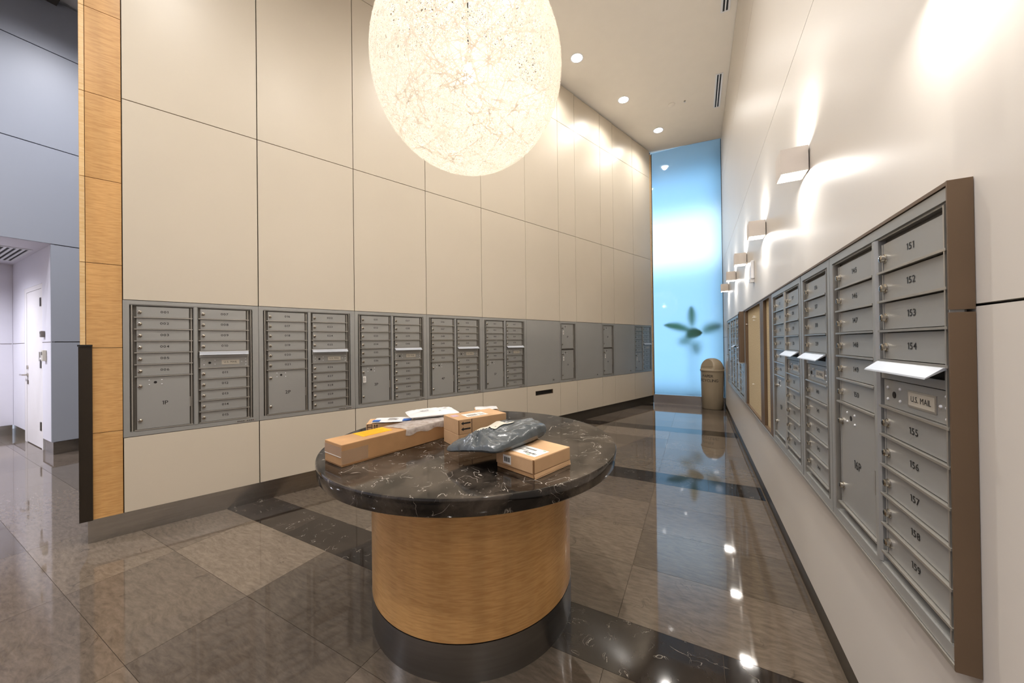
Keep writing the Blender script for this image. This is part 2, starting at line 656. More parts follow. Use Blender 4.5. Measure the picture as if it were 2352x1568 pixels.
# wood cladding at the two ends of the left wall
ZW = [0.172, 0.800, 1.424, 2.046, 2.670, 3.292, 3.917, 4.540, 5.165, 5.79]
trim1 = struct(obj('trim_1', MB().box(-0.69, -0.486, 0.024, 0.036, 0.172, 5.9), M['joint'], None, tuple(O_L), ROT_L))
for a, b in zip(ZW[:-1], ZW[1:]):
    obj('wood_panel', MB().box(-0.662, -0.487, 0, 0.022, a + 0.002, b - 0.002), M['wood'], trim1)
    obj('edge_strip', MB().box(-0.690, -0.6655, 0, 0.022, a + 0.002, b - 0.002), M['woodedge'], trim1)
    obj('return_panel', MB().box(-0.6975, -0.689, 0.0375, 0.30, a + 0.002, b - 0.002), M['wood'], trim1)
trim2 = struct(obj('trim_2', MB().box(7.754, S_END, 0.024, 0.034, 0.172, 5.8), M['joint'], None, tuple(O_L), ROT_L))
for a, b in zip(ZW[:-1], ZW[1:]):
    b = min(b, 5.78)
    obj('wood_panel', MB().box(7.756, S_END - 0.002, 0, 0.022, a + 0.002, b - 0.002), M['woodedge'], trim2)
# dark bronze corner guard
cg = thing('corner_guard', 'dark bronze metal corner guard on the maple wall end', 'corner guard',
           on_left(-0.690, 0.172, -0.012), ROT_L)
obj('guard_plate', MB().box(0.0, 0.057, 0.0, 0.011, 0, 1.262).box(-0.0065, -0.0002, 0.0, 0.046, 0, 1.262), M['bronzed'], cg)
obj('top_cap', MB().box(-0.010, 0.058, -0.006, 0.011, 1.263, 1.275).box(-0.010, -0.0002, 0.0112, 0.046, 1.263, 1.275),
    M['dark'], cg)

# ------------------------------------------------------------------ mailbox units
lock_prof = [(0.0135, 0.0), (0.0135, -0.003), (0.0105, -0.004), (0.0105, -0.011), (0.0085, -0.0125), (0.0, -0.0125)]
lk = MB().lathe(lock_prof, 14, 0, axis='y', cap=False)
lk.box(-0.0016, 0.0016, -0.0135, -0.0120, -0.006, 0.006, 1)
LOCK = lk.mesh('lock', [M['chrome'], M['dark']], True)
RIVET = MB().lathe([(0.0045, 0.0), (0.0042, -0.0016), (0.0028, -0.003), (0.0, -0.0036)], 10, 0, 'y', False).mesh(
    'rivet', M['white'], True)
KEYHOLE = MB().lathe([(0.0095, 0.0), (0.0095, -0.0012), (0.0, -0.0012)], 12, 0, 'y', False).mesh('keyhole', M['dark'])
_cache = {}


def cached(key, fn):
    if key not in _cache:
        _cache[key] = fn()
    return _cache[key]


DOOR_Y = 0.008


def add_door(unit, u0, u1, zt, zb, num, parcel=False):
    """door in the opening u0..u1, zb..zt (local to the unit)"""
    w, h = u1 - u0 - 0.030, zt - zb - 0.012

    def mk():
        d = MB().box(0, w, 0.0, 0.008, 0, h)
        d.box(0, 0.006, -0.0018, 0.0, 0, h)        # folded edge on the lock side
        return d.mesh('door', M['grey'])
    me = cached(('door', round(w, 3), round(h, 3)), mk)
    d = link('parcel_door' if parcel else 'mailbox_door', me, unit, (u0 + 0.010, DOOR_Y, zb + 0.008))
    cu, cz = (u1 - u0) / 2 - 0.010, h / 2
    if parcel:
        top = h
        link('lock', LOCK, d, (0.016, 0, top - 0.068))
        link('lock', LOCK, d, (0.016, 0, 0.068 if not parcel == 'short' else 0.07))
        link('keyhole', KEYHOLE, d, (0.100, 0, top - 0.043))
        for du in (0.066, 0.136):
            for dz in (0.026, 0.060):
                link('rivet', RIVET, d, (du, 0, top - dz))
        obj('hinge', MB().box(w + 0.001, w + 0.006, -0.004, 0.004, h * 0.36, h * 0.56), M['alu'], d)
        tm = text_mb(num, 0.030, -0.0008, 1.0, 0.12, cu, h * 0.48)
        obj('number', tm, M['ink'], d)
    else:
        link('lock', LOCK, d, (0.016, 0, cz - 0.004))
        obj('number', text_mb(num, 0.0182, -0.0008, 1.2, 0.13, cu, cz + 0.002), M['ink'], d)
    return d


def add_lip(unit, u0, u1, z, out=0.034, drop=0.023):
    """sloping flap over the outgoing mail slot"""
    w = u1 - u0 - 0.008
    prof = [(0.010, 0.002), (-0.006, 0.0), (-out, -drop), (-out - 0.002, -drop - 0.004), (-0.004, -0.006), (0.010, -0.004)]
    mb = MB()
    n = len(prof)
    vs = [(x, y, zz) for x in (0, w) for y, zz in prof]
    fs = [(i, (i + 1) % n, n + (i + 1) % n, n + i) for i in range(n)] + [tuple(range(n))[::-1], tuple(range(n, 2 * n))]
    mb.add(vs, fs)
    o = link('slot_flap', cached(('lip', round(w, 3)), lambda: mb.mesh('slot_flap', M['flap'])), unit,
             (u0 + 0.004, 0.0, z))
    return o


def add_slot(unit, u0, u1, zt, zb):
    w, h = u1 - u0 - 0.004, zt - zb
    mb = MB().box(0, w, 0.004, 0.012, 0, h * 0.42).box(0, 0.02, 0.004, 0.012, h * 0.42, h).box(w - 0.02, w, 0.004, 0.012,
                                                                                          h * 0.42, h)
    mb.box(0.02, w - 0.02, 0.013, 0.016, h * 0.42, h, 1)
    link('slot_panel', cached(('slot', round(w, 3), round(h, 3)), lambda: mb.mesh('slot_panel', [M['grey'], M['dark']])),
         unit, (u0 + 0.002, 0, zb))


def add_mail(unit, u0, u1, zt, zb):
    w, h = u1 - u0 - 0.014, zt - zb - 0.010
    me = cached(('mail', round(w, 3), round(h, 3)), lambda: MB().box(0, w, 0, 0.008, 0, h).mesh('mail_panel', M['grey']))
    d = link('outgoing_mail_panel', me, unit, (u0 + 0.007, DOOR_Y, zb + 0.007))
    cz = h / 2
    link('keyhole', KEYHOLE, d, (0.060, 0, cz - 0.002))
    for (a, b) in ((0.024, 0.016), (0.024, -0.018), (0.094, 0.018), (0.094, -0.016), (0.276, 0.0), (w - 0.016, 0.026),
                   (w - 0.016, 0.0), (w - 0.016, -0.026)):
        link('rivet', RIVET, d, (a, 0, cz + b))
    link('mail_plate', cached('mplate', lambda: MB().box(0, 0.126, -0.002, 0, 0, 0.044).box(
        0.005, 0.121, -0.0026, -0.002, 0.005, 0.039, 1).mesh('mail_plate', [M['alu'], M['plate']])), d,
        (0.136, 0, cz - 0.022))
    link('lettering', cached('usmail', lambda: text_mb('U.S. MAIL', 0.015, -0.0032, 1.0, 0.12).mesh('lettering', M['ink'])),
         d, (0.199, 0, cz + 0.001))


def make_unit(name, label, loc, rotz, W, HT, cols, edge=(0.034, 0.045), group=None, plate=True, seams=True):
    """cols: list of (u0, u1, [(type, ztop, zbot, text), ...]) with heights above the unit's bottom"""
    t = thing(name, label, 'mailbox', loc, rotz, group)
    e0, e1 = edge
    fr = MB()
    g = 0.0012
    fr.box(g, W - g, 0.0, 0.022, HT - 0.030, HT - g)                 # top rail
    fr.box(g, W - g, 0.0, 0.022, g, 0.034)                           # bottom rail
    fr.box(g, e0, 0.0, 0.022, 0.034, HT - 0.030)
    fr.box(W - e1, W - g, 0.0, 0.022, 0.034, HT - 0.030)
    # stepped inner lining
    fr.box(e0, W - e1, 0.006, 0.022, HT - 0.037, HT - 0.030)
    fr.box(e0, W - e1, 0.005, 0.022, 0.034, 0.038)
    obj('frame', fr, M['grey'], t)
    obj('inner_trim', MB().box(e0 + 0.010, e0 + 0.016, -0.002, 0.02, 0.038, HT - 0.037), M['alu'], t)
    obj('inner_trim', MB().box(W - e1 - 0.014, W - e1 - 0.009, -0.001, 0.02, 0.038, HT - 0.037), M['alu'], t)
    obj('back_plate', MB().box(e0, W - e1, 0.0225, 0.0265, 0.02, HT - 0.02), M['greyd'], t)
    for (a, b) in zip(cols[:-1], cols[1:]):
        p0, p1 = a[1] + 0.006, b[0] - 0.006
        pm = MB()
        c, rr = (p0 + p1) / 2, (p1 - p0) / 2
        pts = [(c - rr, 0.022), (c - rr, 0.004), (c - rr * 0.6, -0.003), (c + rr * 0.6, -0.003), (c + rr, 0.004),
               (c + rr, 0.022)]
        pm.prism(pts, 0.036, HT - 0.034)
        obj('post', pm, M['grey'], t)
    for (u0, u1, rows_) in cols:
        obj('hinge_rod', MB().box(u1 - 0.009, u1 - 0.004, 0.003, 0.009, rows_[-1][2] + 0.004, rows_[0][1] - 0.004),
            M['alu'], t)
        for typ, zt, zb, txt in rows_:
            if typ == 'door':
                add_door(t, u0, u1, zt, zb, txt)
            elif typ == 'parcel':
                add_door(t, u0, u1, zt, zb, txt, True)
            elif typ == 'slot':
                add_slot(t, u0, u1, zt, zb)
                add_lip(t, u0, u1, zt)
            elif typ == 'mail':
                add_mail(t, u0, u1, zt, zb)
            if typ != 'slot':
                w = round(u1 - u0 + 0.004, 3)
                link('divider', cached(('div', w), lambda: MB().box(0, w, -0.002, 0.020, 0, 0.0062).mesh(
                    'divider', M['alu'])), t, (u0 - 0.002, 0, zb - 0.0005))
    if plate:
        lp = obj('maker_plate', MB().box(W - 0.165, W - 0.030, -0.0012, 0.0, 0.010, 0.024), M['alu'], t)
        pr = MB()
        for q in range(9):
            if q != 4:
                pr.box(W - 0.158 + q * 0.0135, W - 0.149 + q * 0.0135, -0.0018, -0.0013, 0.014, 0.020)
        obj('plate_print', pr, M['ink'], lp)
    return t


def std_cols(first, pname, zt, pitch_rows, col_u):
    """two columns: six boxes over a parcel locker, and nine boxes around the outgoing slot"""
    (a0, a1), (b0, b1) = col_u
    L, Rr = [], []
    zl = pitch_rows['left']
    for i in range(6):
        L.append(('door', zl[i], zl[i + 1], '%03d' % (first + i)))
    L.append(('parcel', zl[6], zl[7], pname))
    zr = pitch_rows['right']
    n = first + 6
    for i in range(len(zr) - 1):
        typ = 'slot' if i == 4 else 'mail' if i == 5 else 'door'
        txt = ''
        if typ == 'door':
            txt = '%03d' % n
            n += 1
        Rr.append((typ, zr[i], zr[i + 1], txt))
    return [(a0, a1, L), (b0, b1, Rr)]


ZL = {'left': [z - Z_MB for z in (1.745, 1.654, 1.563, 1.471, 1.379, 1.287, 1.194, 0.780)],
      'right': [z - Z_MB for z in (1.745, 1.655, 1.563, 1.471, 1.381, 1.330, 1.240, 1.148, 1.056, 0.964, 0.872, 0.780)]}
HL = Z_MT - Z_MB
ORD = ['first', 'second', 'third', 'fourth', 'fifth']
for i in range(5):
    W = S_EDGES[i + 1] - S_EDGES[i]
    k_ = W / 0.845
    cols = std_cols(15 * i + 1, '%dP' % (i + 1), 0, ZL, ((0.062 * k_, 0.393 * k_), (0.434 * k_, 0.772 * k_)))
    make_unit('mailbox_unit', 'grey wall mailbox unit numbered %03d to %03d with parcel locker %dP' % (
        15 * i + 1, 15 * i + 15, i + 1), on_left(S_EDGES[i], Z_MB), ROT_L, W, HL, cols, group='grey mailbox units')
W = S_EDGES[11] - S_EDGES[10]
cols = std_cols(76, '10P', 0, ZL, ((0.040, 0.355), (0.378, 0.710)))
make_unit('mailbox_unit', 'grey mailbox unit numbered 076 to 090 at the far end beside the blue glass',
          on_left(S_EDGES[10], Z_MB), ROT_L, W, HL, cols, edge=(0.022, 0.030), group='grey mailbox units', plate=False)
for a, b, n, lab in ((6, 7, 6, 'grey two-door parcel locker with two white key tags'),
                     (8, 9, 8, 'grey two-door parcel locker with one white key tag')):
    W = S_EDGES[b] - S_EDGES[a]
    cols = [(0.045, W - 0.075, [('parcel', 1.003, 0.575, '%dP' % n), ('parcel', 0.553, 0.045, '%dP' % (n + 1))])]
    pt = make_unit('parcel_locker', lab, on_left(S_EDGES[a], Z_MB), ROT_L, W, HL, cols, edge=(0.024, 0.034),
                   group='parcel lockers on the left wall')
# plain grey access panels between the units
for i, where in ((5, 'above the letter slot'), (7, 'between the two parcel lockers'),
                 (9, 'beside the farthest mailbox unit')):
    a, b = S_EDGES[i], S_EDGES[i + 1]
    t = thing('access_panel', 'plain grey metal access panel ' + where, 'panel', on_left(a, Z_MB), ROT_L,
              'plain grey access panels')
    W = b - a
    obj('panel_door', MB().box(0.003, W - 0.003, 0.001, 0.022, 0.003, HL - 0.003), M['grey'], t)
    link('lock', LOCK, t, (W - 0.172, 0.001, 0.065))


def key_tag(label, loc, rotz, lock_h=0.0):
    t = thing('key_tag', label, 'key tag', loc, rotz, 'white key tags hanging from locks')
    obj('key', MB().box(-0.002, 0.002, -0.030, -0.0136, -0.008, 0.006), M['chrome'], t)
    obj('ring', MB().tube([(0.012 * math.sin(a) * 0.5 + 0.004, -0.024, -0.022 + 0.016 * math.cos(a)) for a in
                           [2 * math.pi * q / 10 for q in range(11)]], 0.0012, 5), M['chrome'], t)
    tg = obj('tag', MB().box(-0.010, 0.020, -0.0245, -0.0225, -0.110, -0.042), M['paper'], t)
    obj('print', MB().box(-0.006, -0.003, -0.0252, -0.0246, -0.098, -0.056).box(0.002, 0.005, -0.0252, -0.0246, -0.100, -0.050)
        .box(0.010, 0.013, -0.0252, -0.0246, -0.096, -0.060), M['print'], tg)
    return t


def lock_pos_left(sedge, u0, ztop):
    return on_left(sedge + u0 + 0.026, Z_MB + ztop - 0.068 - 0.004, DOOR_Y)


key_tag('white key tag hanging on parcel locker 3P', lock_pos_left(S_EDGES[2], 0.062, 0.454), ROT_L)
key_tag('white key tag on the upper door of the first parcel locker', lock_pos_left(S_EDGES[6], 0.045, 1.003), ROT_L)
key_tag('white key tag on the lower door of the first parcel locker', lock_pos_left(S_EDGES[6], 0.045, 0.553), ROT_L)
key_tag('white key tag on the lower door of the second parcel locker', lock_pos_left(S_EDGES[8], 0.045, 0.553), ROT_L)
key_tag('white key tag on the farthest mailbox unit beside the blue glass', lock_pos_left(S_EDGES[10], 0.04, 0.454), ROT_L)

# ------------------------------------------------------------------ right wall
wr = MB().box(XR + 0.036, XR + 0.25, -4.0, 10.0, 0.0, 5.78)
wall_right = struct(obj('wall_right', wr, M['joint']))
ZR = [0.102, 1.490, 3.088, 4.690, 5.765]
for a, b in zip(ZR[:-1], ZR[1:]):
    obj('panel', MB().box(XR, XR + 0.035, -3.98, Y_GLASS, a + 0.003, b - 0.003), M['creamR'], wall_right)
struct(obj('baseboard_right', MB().box(XR + 0.006, XR + 0.034, -3.98, 8.68, 0.0, 0.100), M['basedk']))

BANK_X = XR - 0.036                      # front plane of the bank
Z_RB, Z_RT = 0.700, 1.757
# bronze surround of the bank
sur = thing('bank_surround', 'brown bronze metal surround framing the right wall mailboxes and cork boards', 'frame',
            (BANK_X, 7.22, Z_RB), ROT_R)
LB = 7.22 - 1.131
HB = Z_RT - Z_RB
obj('top_rail', MB().box(0, LB, -0.003, 0.035, HB + 0.001, HB + 0.010), M['bronze'], sur)
obj('bottom_sill', MB().box(0, LB, -0.004, 0.035, -0.012, -0.001), M['alu'], sur)
obj('end_plate', MB().box(LB + 0.0005, LB + 0.005, -0.004, 0.035, -0.012, 1.476 - Z_RB).box(
    LB + 0.0005, LB + 0.005, -0.004, 0.035, 1.482 - Z_RB, HB + 0.010), M['bronze'], sur)
obj('end_plate', MB().box(-0.005, -0.0005, -0.004, 0.035, -0.012, HB + 0.010), M['bronze'], sur)

ZRR = {'left': [z - Z_RB for z in (1.708, 1.616, 1.527, 1.440, 1.352, 1.262, 1.172, 0.772)],
       'right': [z - Z_RB for z in (1.708, 1.616, 1.529, 1.440, 1.352, 1.301, 1.213, 1.126, 1.034, 0.945, 0.854, 0.768)]}


def right_unit(name, label, y1, y0, cols_y, first=None, pname=None, rows_=None, edge=(0.030, 0.012), group='grey mailbox units'):
    W = y1 - y0
    if first is not None and len(cols_y) == 2:
        cu = [(y1 - a, y1 - b) for a, b in cols_y]
        cols = std_cols(first, pname, 0, ZRR, cu)
    else:
        cols = rows_
    return make_unit(name, label, (BANK_X, y1, Z_RB), ROT_R, W, HB, cols, edge=edge, group=group, plate=False)


right_unit('mailbox_unit', 'nearest grey mailbox unit numbered 145 to 159 with parcel locker 16P', 1.905, 1.132,
           ((1.838, 1.512), (1.472, 1.142)), 145, '16P', edge=(0.032, 0.004))
single = []
n = 136
zr = ZRR['right']
for i in range(11):
    typ = 'slot' if i == 4 else 'mail' if i == 5 else 'door'
    single.append((typ, zr[i], zr[i + 1], '%03d' % n if typ == 'door' else ''))
    n += 1 if typ == 'door' else 0
make_unit('mailbox_unit', 'single-column grey mailbox unit numbered 136 to 144', (BANK_X, 2.352, Z_RB), ROT_R, 2.352 - 1.907,
          HB, [(2.352 - 2.286, 2.352 - 1.966, single)], edge=(0.030, 0.030), group='grey mailbox units', plate=False)
right_unit('mailbox_unit', 'grey mailbox unit numbered 121 to 135 beside the cork board', 3.165, 2.362,
           ((3.080, 2.772), (2.722, 2.418)), 121, '15P', edge=(0.045, 0.030))
# cork boards
for (y1, y0, lab) in ((4.735, 3.614, 'large woven cork notice board in a bronze frame'),
                      (3.612, 3.168, 'narrow woven cork notice board beside mailbox unit 121')):
    t = thing('cork_board', lab, 'notice board', (BANK_X, y1, Z_RB), ROT_R, 'cork notice boards')
    W = y1 - y0
    r0, r1 = (0.070, 0.086) if W > 0.8 else (0.086, 0.10)
    fm = MB().box(0.001, r0, 0.0, 0.030, 0, HB).box(W - r1, W - 0.001, 0.0, 0.030, 0, HB)
    fm.box(r0, W - r1, 0.0, 0.030, HB - 0.012, HB).box(r0, W - r1, 0.0, 0.030, 0, 0.014)
    obj('board_frame', fm, M['bronze'], t)
    obj('cork_sheet', MB().box(r0, W - r1, 0.022, 0.030, 0.014, HB - 0.012), M['cork'], t)
PIN = MB().lathe([(0.0015, 0.0), (0.0015, -0.010), (0.005, -0.011), (0.0035, -0.018), (0.0055, -0.021), (0.0, -0.022)], 8, 0,
                 'y', False).mesh('push_pin', M['paper'], True)
for (y, z, w) in ((4.10, 1.655, 'uppermost of the cluster'), (4.05, 1.640, 'at the right of the cluster'),
                  (4.11, 1.615, 'at the bottom of the cluster'), (4.15, 1.645, 'at the left of the cluster'),
                  (4.655, 1.600, 'by the far edge of the board'), (4.22, 0.98, 'low on the board')):
    o = link('push_pin', PIN, None, (BANK_X + 0.022, y, z), ROT_R)
    tag(o, 'white push pin in the large cork board, ' + w, 'push pin', 'white push pins')
# far mailboxes on the right wall
right_unit('mailbox_unit', 'grey mailbox unit numbered 106 to 120 partly behind the notice holder', 5.725, 4.808,
           ((5.665, 5.375), (5.290, 4.965)), 106, '14P', edge=(0.030, 0.110))
right_unit('mailbox_unit', 'grey mailbox unit numbered 091 to 105 farthest along the right wall', 6.545, 5.730,
           ((6.470, 6.135), (6.100, 5.790)), 91, '13P', edge=(0.030, 0.030))
W = 7.215 - 6.550
make_unit('parcel_locker', 'grey two-door parcel locker at the far end of the right wall', (BANK_X, 7.215, Z_RB), ROT_R, W,
          HB, [(0.16, W - 0.13, [('parcel', 1.003, 0.575, '11P'), ('parcel', 0.553, 0.045, '12P')])], edge=(0.14, 0.10),
          plate=False)
key_tag('white key tag on the far right wall parcel locker', (BANK_X + DOOR_Y, 7.215 - 0.186, Z_RB + 0.481), ROT_R)
key_tag('white key tag on parcel door 13P of the right wall', (BANK_X + DOOR_Y, 6.470 - 0.026, Z_RB + 0.400), ROT_R)
obj_card = obj('card', MB().box(0, 0.07, 0.0, 0.002, 0, 0.09), M['paper'], None, (XR - 0.003, 7.30, 1.56), ROT_R)
tag(obj_card, 'small white card on the cream wall beyond the farthest parcel locker', 'card')
# notice holder hung in front of the far mailboxes
nh = thing('notice_holder', 'narrow brown notice holder with metal ledge beside the large cork board', 'notice holder',
           (BANK_X - 0.0015, 4.956, 1.165), ROT_R)
obj('side_frame', MB().box(0, 0.022, -0.045, 0.0, 0.0, 0.590), M['bronze'], nh)
obj('side_frame', MB().box(0.124, 0.146, -0.045, 0.0, 0.0, 0.590), M['bronze'], nh)
obj('top_frame', MB().box(0.0225, 0.1235, -0.045, 0.0, 0.568, 0.590), M['bronze'], nh)
obj('cork_sheet', MB().box(0.0225, 0.1235, -0.010, -0.004, 0.002, 0.566), M['cork'], nh)
obj('notice', MB().box(0.030, 0.116, -0.012, -0.0105, 0.03, 0.34), M['lilac'], nh)
obj('ledge', MB().box(-0.004, 0.150, -0.056, 0.0, -0.010, -0.001), M['alu'], nh)

# ------------------------------------------------------------------ wall sconces
NAMES = ['nearest', 'second', 'third', 'fourth', 'fifth and farthest']


def area(name, parent, loc, rot, size, power, col, spread=math.pi, sy=None):
    d = bpy.data.lights.new(name, 'AREA')
    d.shape = 'RECTANGLE' if sy else 'SQUARE'
    d.size = size
    if sy:
        d.size_y = sy
    d.energy = power
    d.color = col
    d.spread = spread
    o = bpy.data.objects.new(name, d)
    COL.objects.link(o)
    o.parent = parent
    o.location = loc
    o.rotation_euler = rot
    return o


def sconce(y, label, group):
    t = thing('wall_sconce', label, 'wall lamp', (XR, y + 0.13, 2.300), ROT_R, group)
    th = 0.004
    bm_ = MB().box(0, 0.13, -0.122, -0.122 + th, 0, 0.13).box(0, th, -0.122 + th, -0.006, 0, 0.13)
    bm_.box(0.13 - th, 0.13, -0.122 + th, -0.006, 0, 0.13).box(th, 0.13 - th, -0.006 - th, -0.006, 0, 0.13)
    obj('housing', bm_, M['plaster'], t)
    obj('wall_plate', MB().box(0.02, 0.11, -0.006, -0.0005, 0.02, 0.11), M['dark'], t)
    obj('lens', MB().box(th, 0.13 - th, -0.118, -0.010, 0.010, 0.012), M['lamp'], t)
    obj('lens', MB().box(th, 0.13 - th, -0.118, -0.010, 0.118, 0.120), M['lamp'], t)
    area('lamp_light', t, (0.065, -0.064, 0.006), (0, 0, 0), 0.10, P_SCONCE, SOFT, math.radians(170))
    area('lamp_light', t, (0.065, -0.064, 0.124), (math.pi, 0, 0), 0.10, P_SCONCE, SOFT, math.radians(170))
    return t


for i, y in enumerate((2.305, 3.556, 4.780, 5.985, 7.235)):
    sconce(y, 'white cube wall sconce, %s along the right wall' % NAMES[i], 'white cube sconces')
sconce(1.06, 'white cube wall sconce just above the nearest mailboxes', 'white cube sconces')
sconce(-0.19, 'unseen added white cube wall sconce beside the camera', 'white cube sconces')  # unseen, continues the row, added for brightness

# fire alarm strobe
fa = thing('alarm_strobe', 'white wall alarm strobe between the third and second sconces', 'alarm', (XR, 4.36, 2.005), ROT_R)
bevel(obj('alarm_body', MB().box(0.02, 0.11, -0.030, 0, 0.04, 0.225), M['white'], fa), 0.010, 3)
obj('strobe_lens', MB().prism([(0.035, -0.001), (0.095, -0.001), (0.095, -0.028), (0.08, -0.040), (0.05, -0.040),
                               (0.035, -0.028)], 0.005, 0.0395), M['lens'], fa)
lm = MB()
for q, ch in enumerate('FIRE'):
    V, Fc, w = text_flat(ch, 0.022, 1.0)
    lm.add([(p[0] + 0.065, -0.0306, p[1] + 0.190 - q * 0.034) for p in V], Fc)
obj('lettering', lm, M['red'], fa)

# ------------------------------------------------------------------ back glass wall with added backlight cavity and plant
gx0, gx1 = -0.868, 0.530
win = struct(obj('window_1', MB().box(gx0, gx1, Y_GLASS, Y_GLASS + 0.012, 0.20, ceil_z(-0.8) - 0.03), M['frost']))
struct(obj('baseboard_back', MB().box(gx0 - 0.01, XR, Y_GLASS - 0.03, Y_GLASS + 0.02, 0, 0.196), M['steel']))
struct(obj('trim_3', MB().box(gx0 - 0.004, gx0 + 0.010, Y_GLASS - 0.004, Y_GLASS - 0.0005, 0.2, 5.8).box(
    gx1 - 0.006, XR - 0.0005, Y_GLASS - 0.004, Y_GLASS - 0.0005, 0.2, 5.76), M['bronzed']))
YB = 10.0
shaft = MB().box(-2.2, 1.2, YB, YB + 0.1, 0, 6.0).box(-2.3, -2.2, Y_GLASS + 0.4, YB, 0, 6.0).box(
    1.2, 1.3, Y_GLASS + 0.02, YB, 0, 6.0)
struct(obj('wall_backlight_cavity', shaft, M['shaft']))  # made-up pale blue cavity that backlights the glass
area('glass_backlight', None, (-0.5, YB - 0.03, 2.9), (math.radians(-90), 0, 0), 3.2, P_GLASS, (0.42, 0.72, 1.0), sy=5.6)  # area light added to backlight the frosted glass in blue
area('glass_backlight', None, (-0.5, YB - 0.05, 4.0), (math.radians(-90), 0, 0), 3.2, P_GLASS * 0.24, (0.95, 0.97, 1.0), sy=1.3)  # added white light for the brighter middle of the glass

pl = thing('potted_plant', 'broad-leaved green plant standing behind the frosted blue glass', 'plant', (-0.05, 9.45, 0))
obj('pot', MB().lathe([(0.12, 0), (0.15, 0.16), (0.155, 0.175), (0.14, 0.175)], 20), M['pot'], pl, smooth=True)
LEAVES = [((-0.10, 1.66), (-0.66, 1.80), 0.085, -0.22), ((-0.20, 1.55), (0.13, 1.60), 0.115, -0.28),
          ((-0.07, 1.75), (-0.08, 2.22), 0.075, -0.18), ((0.12, 1.62), (0.50, 1.76), 0.10, -0.05),
          ((-0.10, 1.45), (-0.36, 1.36), 0.09, 0.02), ((0.00, 1.40), (0.02, 1.10), 0.08, 0.02)]
for (x0, z0), (x1, z1), wd, dy in LEAVES:
    a, b = Vector((x0 + 0.05, dy * 0.75 - 0.33, z0)), Vector((x1 + 0.05, dy - 0.42, z1))
    d = b - a
    side = d.cross(Vector((0, 1, 0))).normalized()
    vs, fs = [], []
    nn = 10
    for q in range(nn + 1):
        tt = q / nn
        wq = wd * math.sin(math.pi * min(1, tt * 0.94 + 0.06)) ** 0.7
        c = a + d * tt + Vector((0, 0.04 * math.sin(math.pi * tt), 0.03 * math.sin(math.pi * tt)))
        vs += [c - side * wq + Vector((0, -0.012, 0)), c, c + side * wq + Vector((0, -0.012, 0))]
    for q in range(nn):
        fs += [(3 * q, 3 * q + 1, 3 * q + 4, 3 * q + 3), (3 * q + 1, 3 * q + 2, 3 * q + 5, 3 * q + 4)]
    lf = obj('leaf', MB().add(vs, fs), M['leaf'], pl, smooth=True)
    obj('stem', MB().tube([(0, 0, 0.175), (a.x * 0.5, a.y * 0.5, (0.2 + a.z) * 0.55), tuple(a)], 0.005, 6), M['leaf'], lf)

# ------------------------------------------------------------------ recycling bin
bn = thing('recycling_bin', 'taupe dome-topped paper recycling bin in the corner by the glass', 'bin', (0.297, 8.455, 0))
R0 = 0.205
obj('bin_body', MB().lathe([(0.190, 0.0), (0.196, 0.012), (0.208, 0.40), (0.214, 0.785), (0.200, 0.785)], 40), M['bin'], bn,
    smooth=True)
obj('collar', MB().lathe([(0.205, 0.784), (0.224, 0.784), (0.227, 0.792), (0.227, 0.812), (0.221, 0.820), (0.205, 0.820)], 40),
    M['bin'], bn, smooth=True)
ND = Vector((-0.62, -0.76, 0.20)).normalized()
CUT = 0.148
db = MB()
prof = [(0.214 * math.cos(a) ** 0.86, 0.820 + 0.235 * math.sin(a)) for a in [math.pi / 2 * q / 14 for q in range(15)]]
db.lathe(prof, 56, cap=False)
nv = []
for p in db.v:
    q = Vector(p) - Vector((0, 0, 0.86))
    e = q.dot(ND) - CUT
    if e > 0 and p[2] > 0.838:
        q -= ND * e
        p = tuple(q + Vector((0, 0, 0.86)))
    nv.append(p)
db.v = nv
obj('dome_lid', db, M['bin'], bn, smooth=True)
tx = Vector((0, 0, 1)).cross(ND).normalized()
tz = ND.cross(tx).normalized()
pts = [(-0.118, -0.012), (0.118, -0.012)] + [(0.118 * math.cos(a), 0.02 + 0.128 * math.sin(a)) for a in
                                             [math.pi * q / 14 for q in range(0, 15)]]
fo = Vector((0, 0, 0.86)) + ND * (CUT + 0.004)
fb = MB()
n_ = len(pts)
vs = [fo + tx * x + tz * z for x, z in pts] + [fo - ND * 0.012 + tx * x + tz * z for x, z in pts]
fb.add(vs, [tuple(range(n_)), tuple(range(2 * n_ - 1, n_ - 1, -1))] + [((i + 1) % n_, i, n_ + i, n_ + (i + 1) % n_) for i in
                                                                     range(n_)])
obj('swing_flap', fb, M['bin'], bn)
cm = MB()
for s, zc in (('PAPER', 0.690), ('RECYCLING', 0.598)):
    V, Fc, w = text_flat(s, 0.056, 1.0, 0.07)
    out = []
    for x, z in V:
        ang = -math.pi / 2 - 0.46 + x / 0.214
        rr = 0.2105 + 0.006 * ((z + zc) - 0.6) / 0.4 + 0.0028
        out.append((rr * math.cos(ang), rr * math.sin(ang), zc + z))
    cm.add(out, Fc)
obj('lettering', cm, M['ink'], bn)

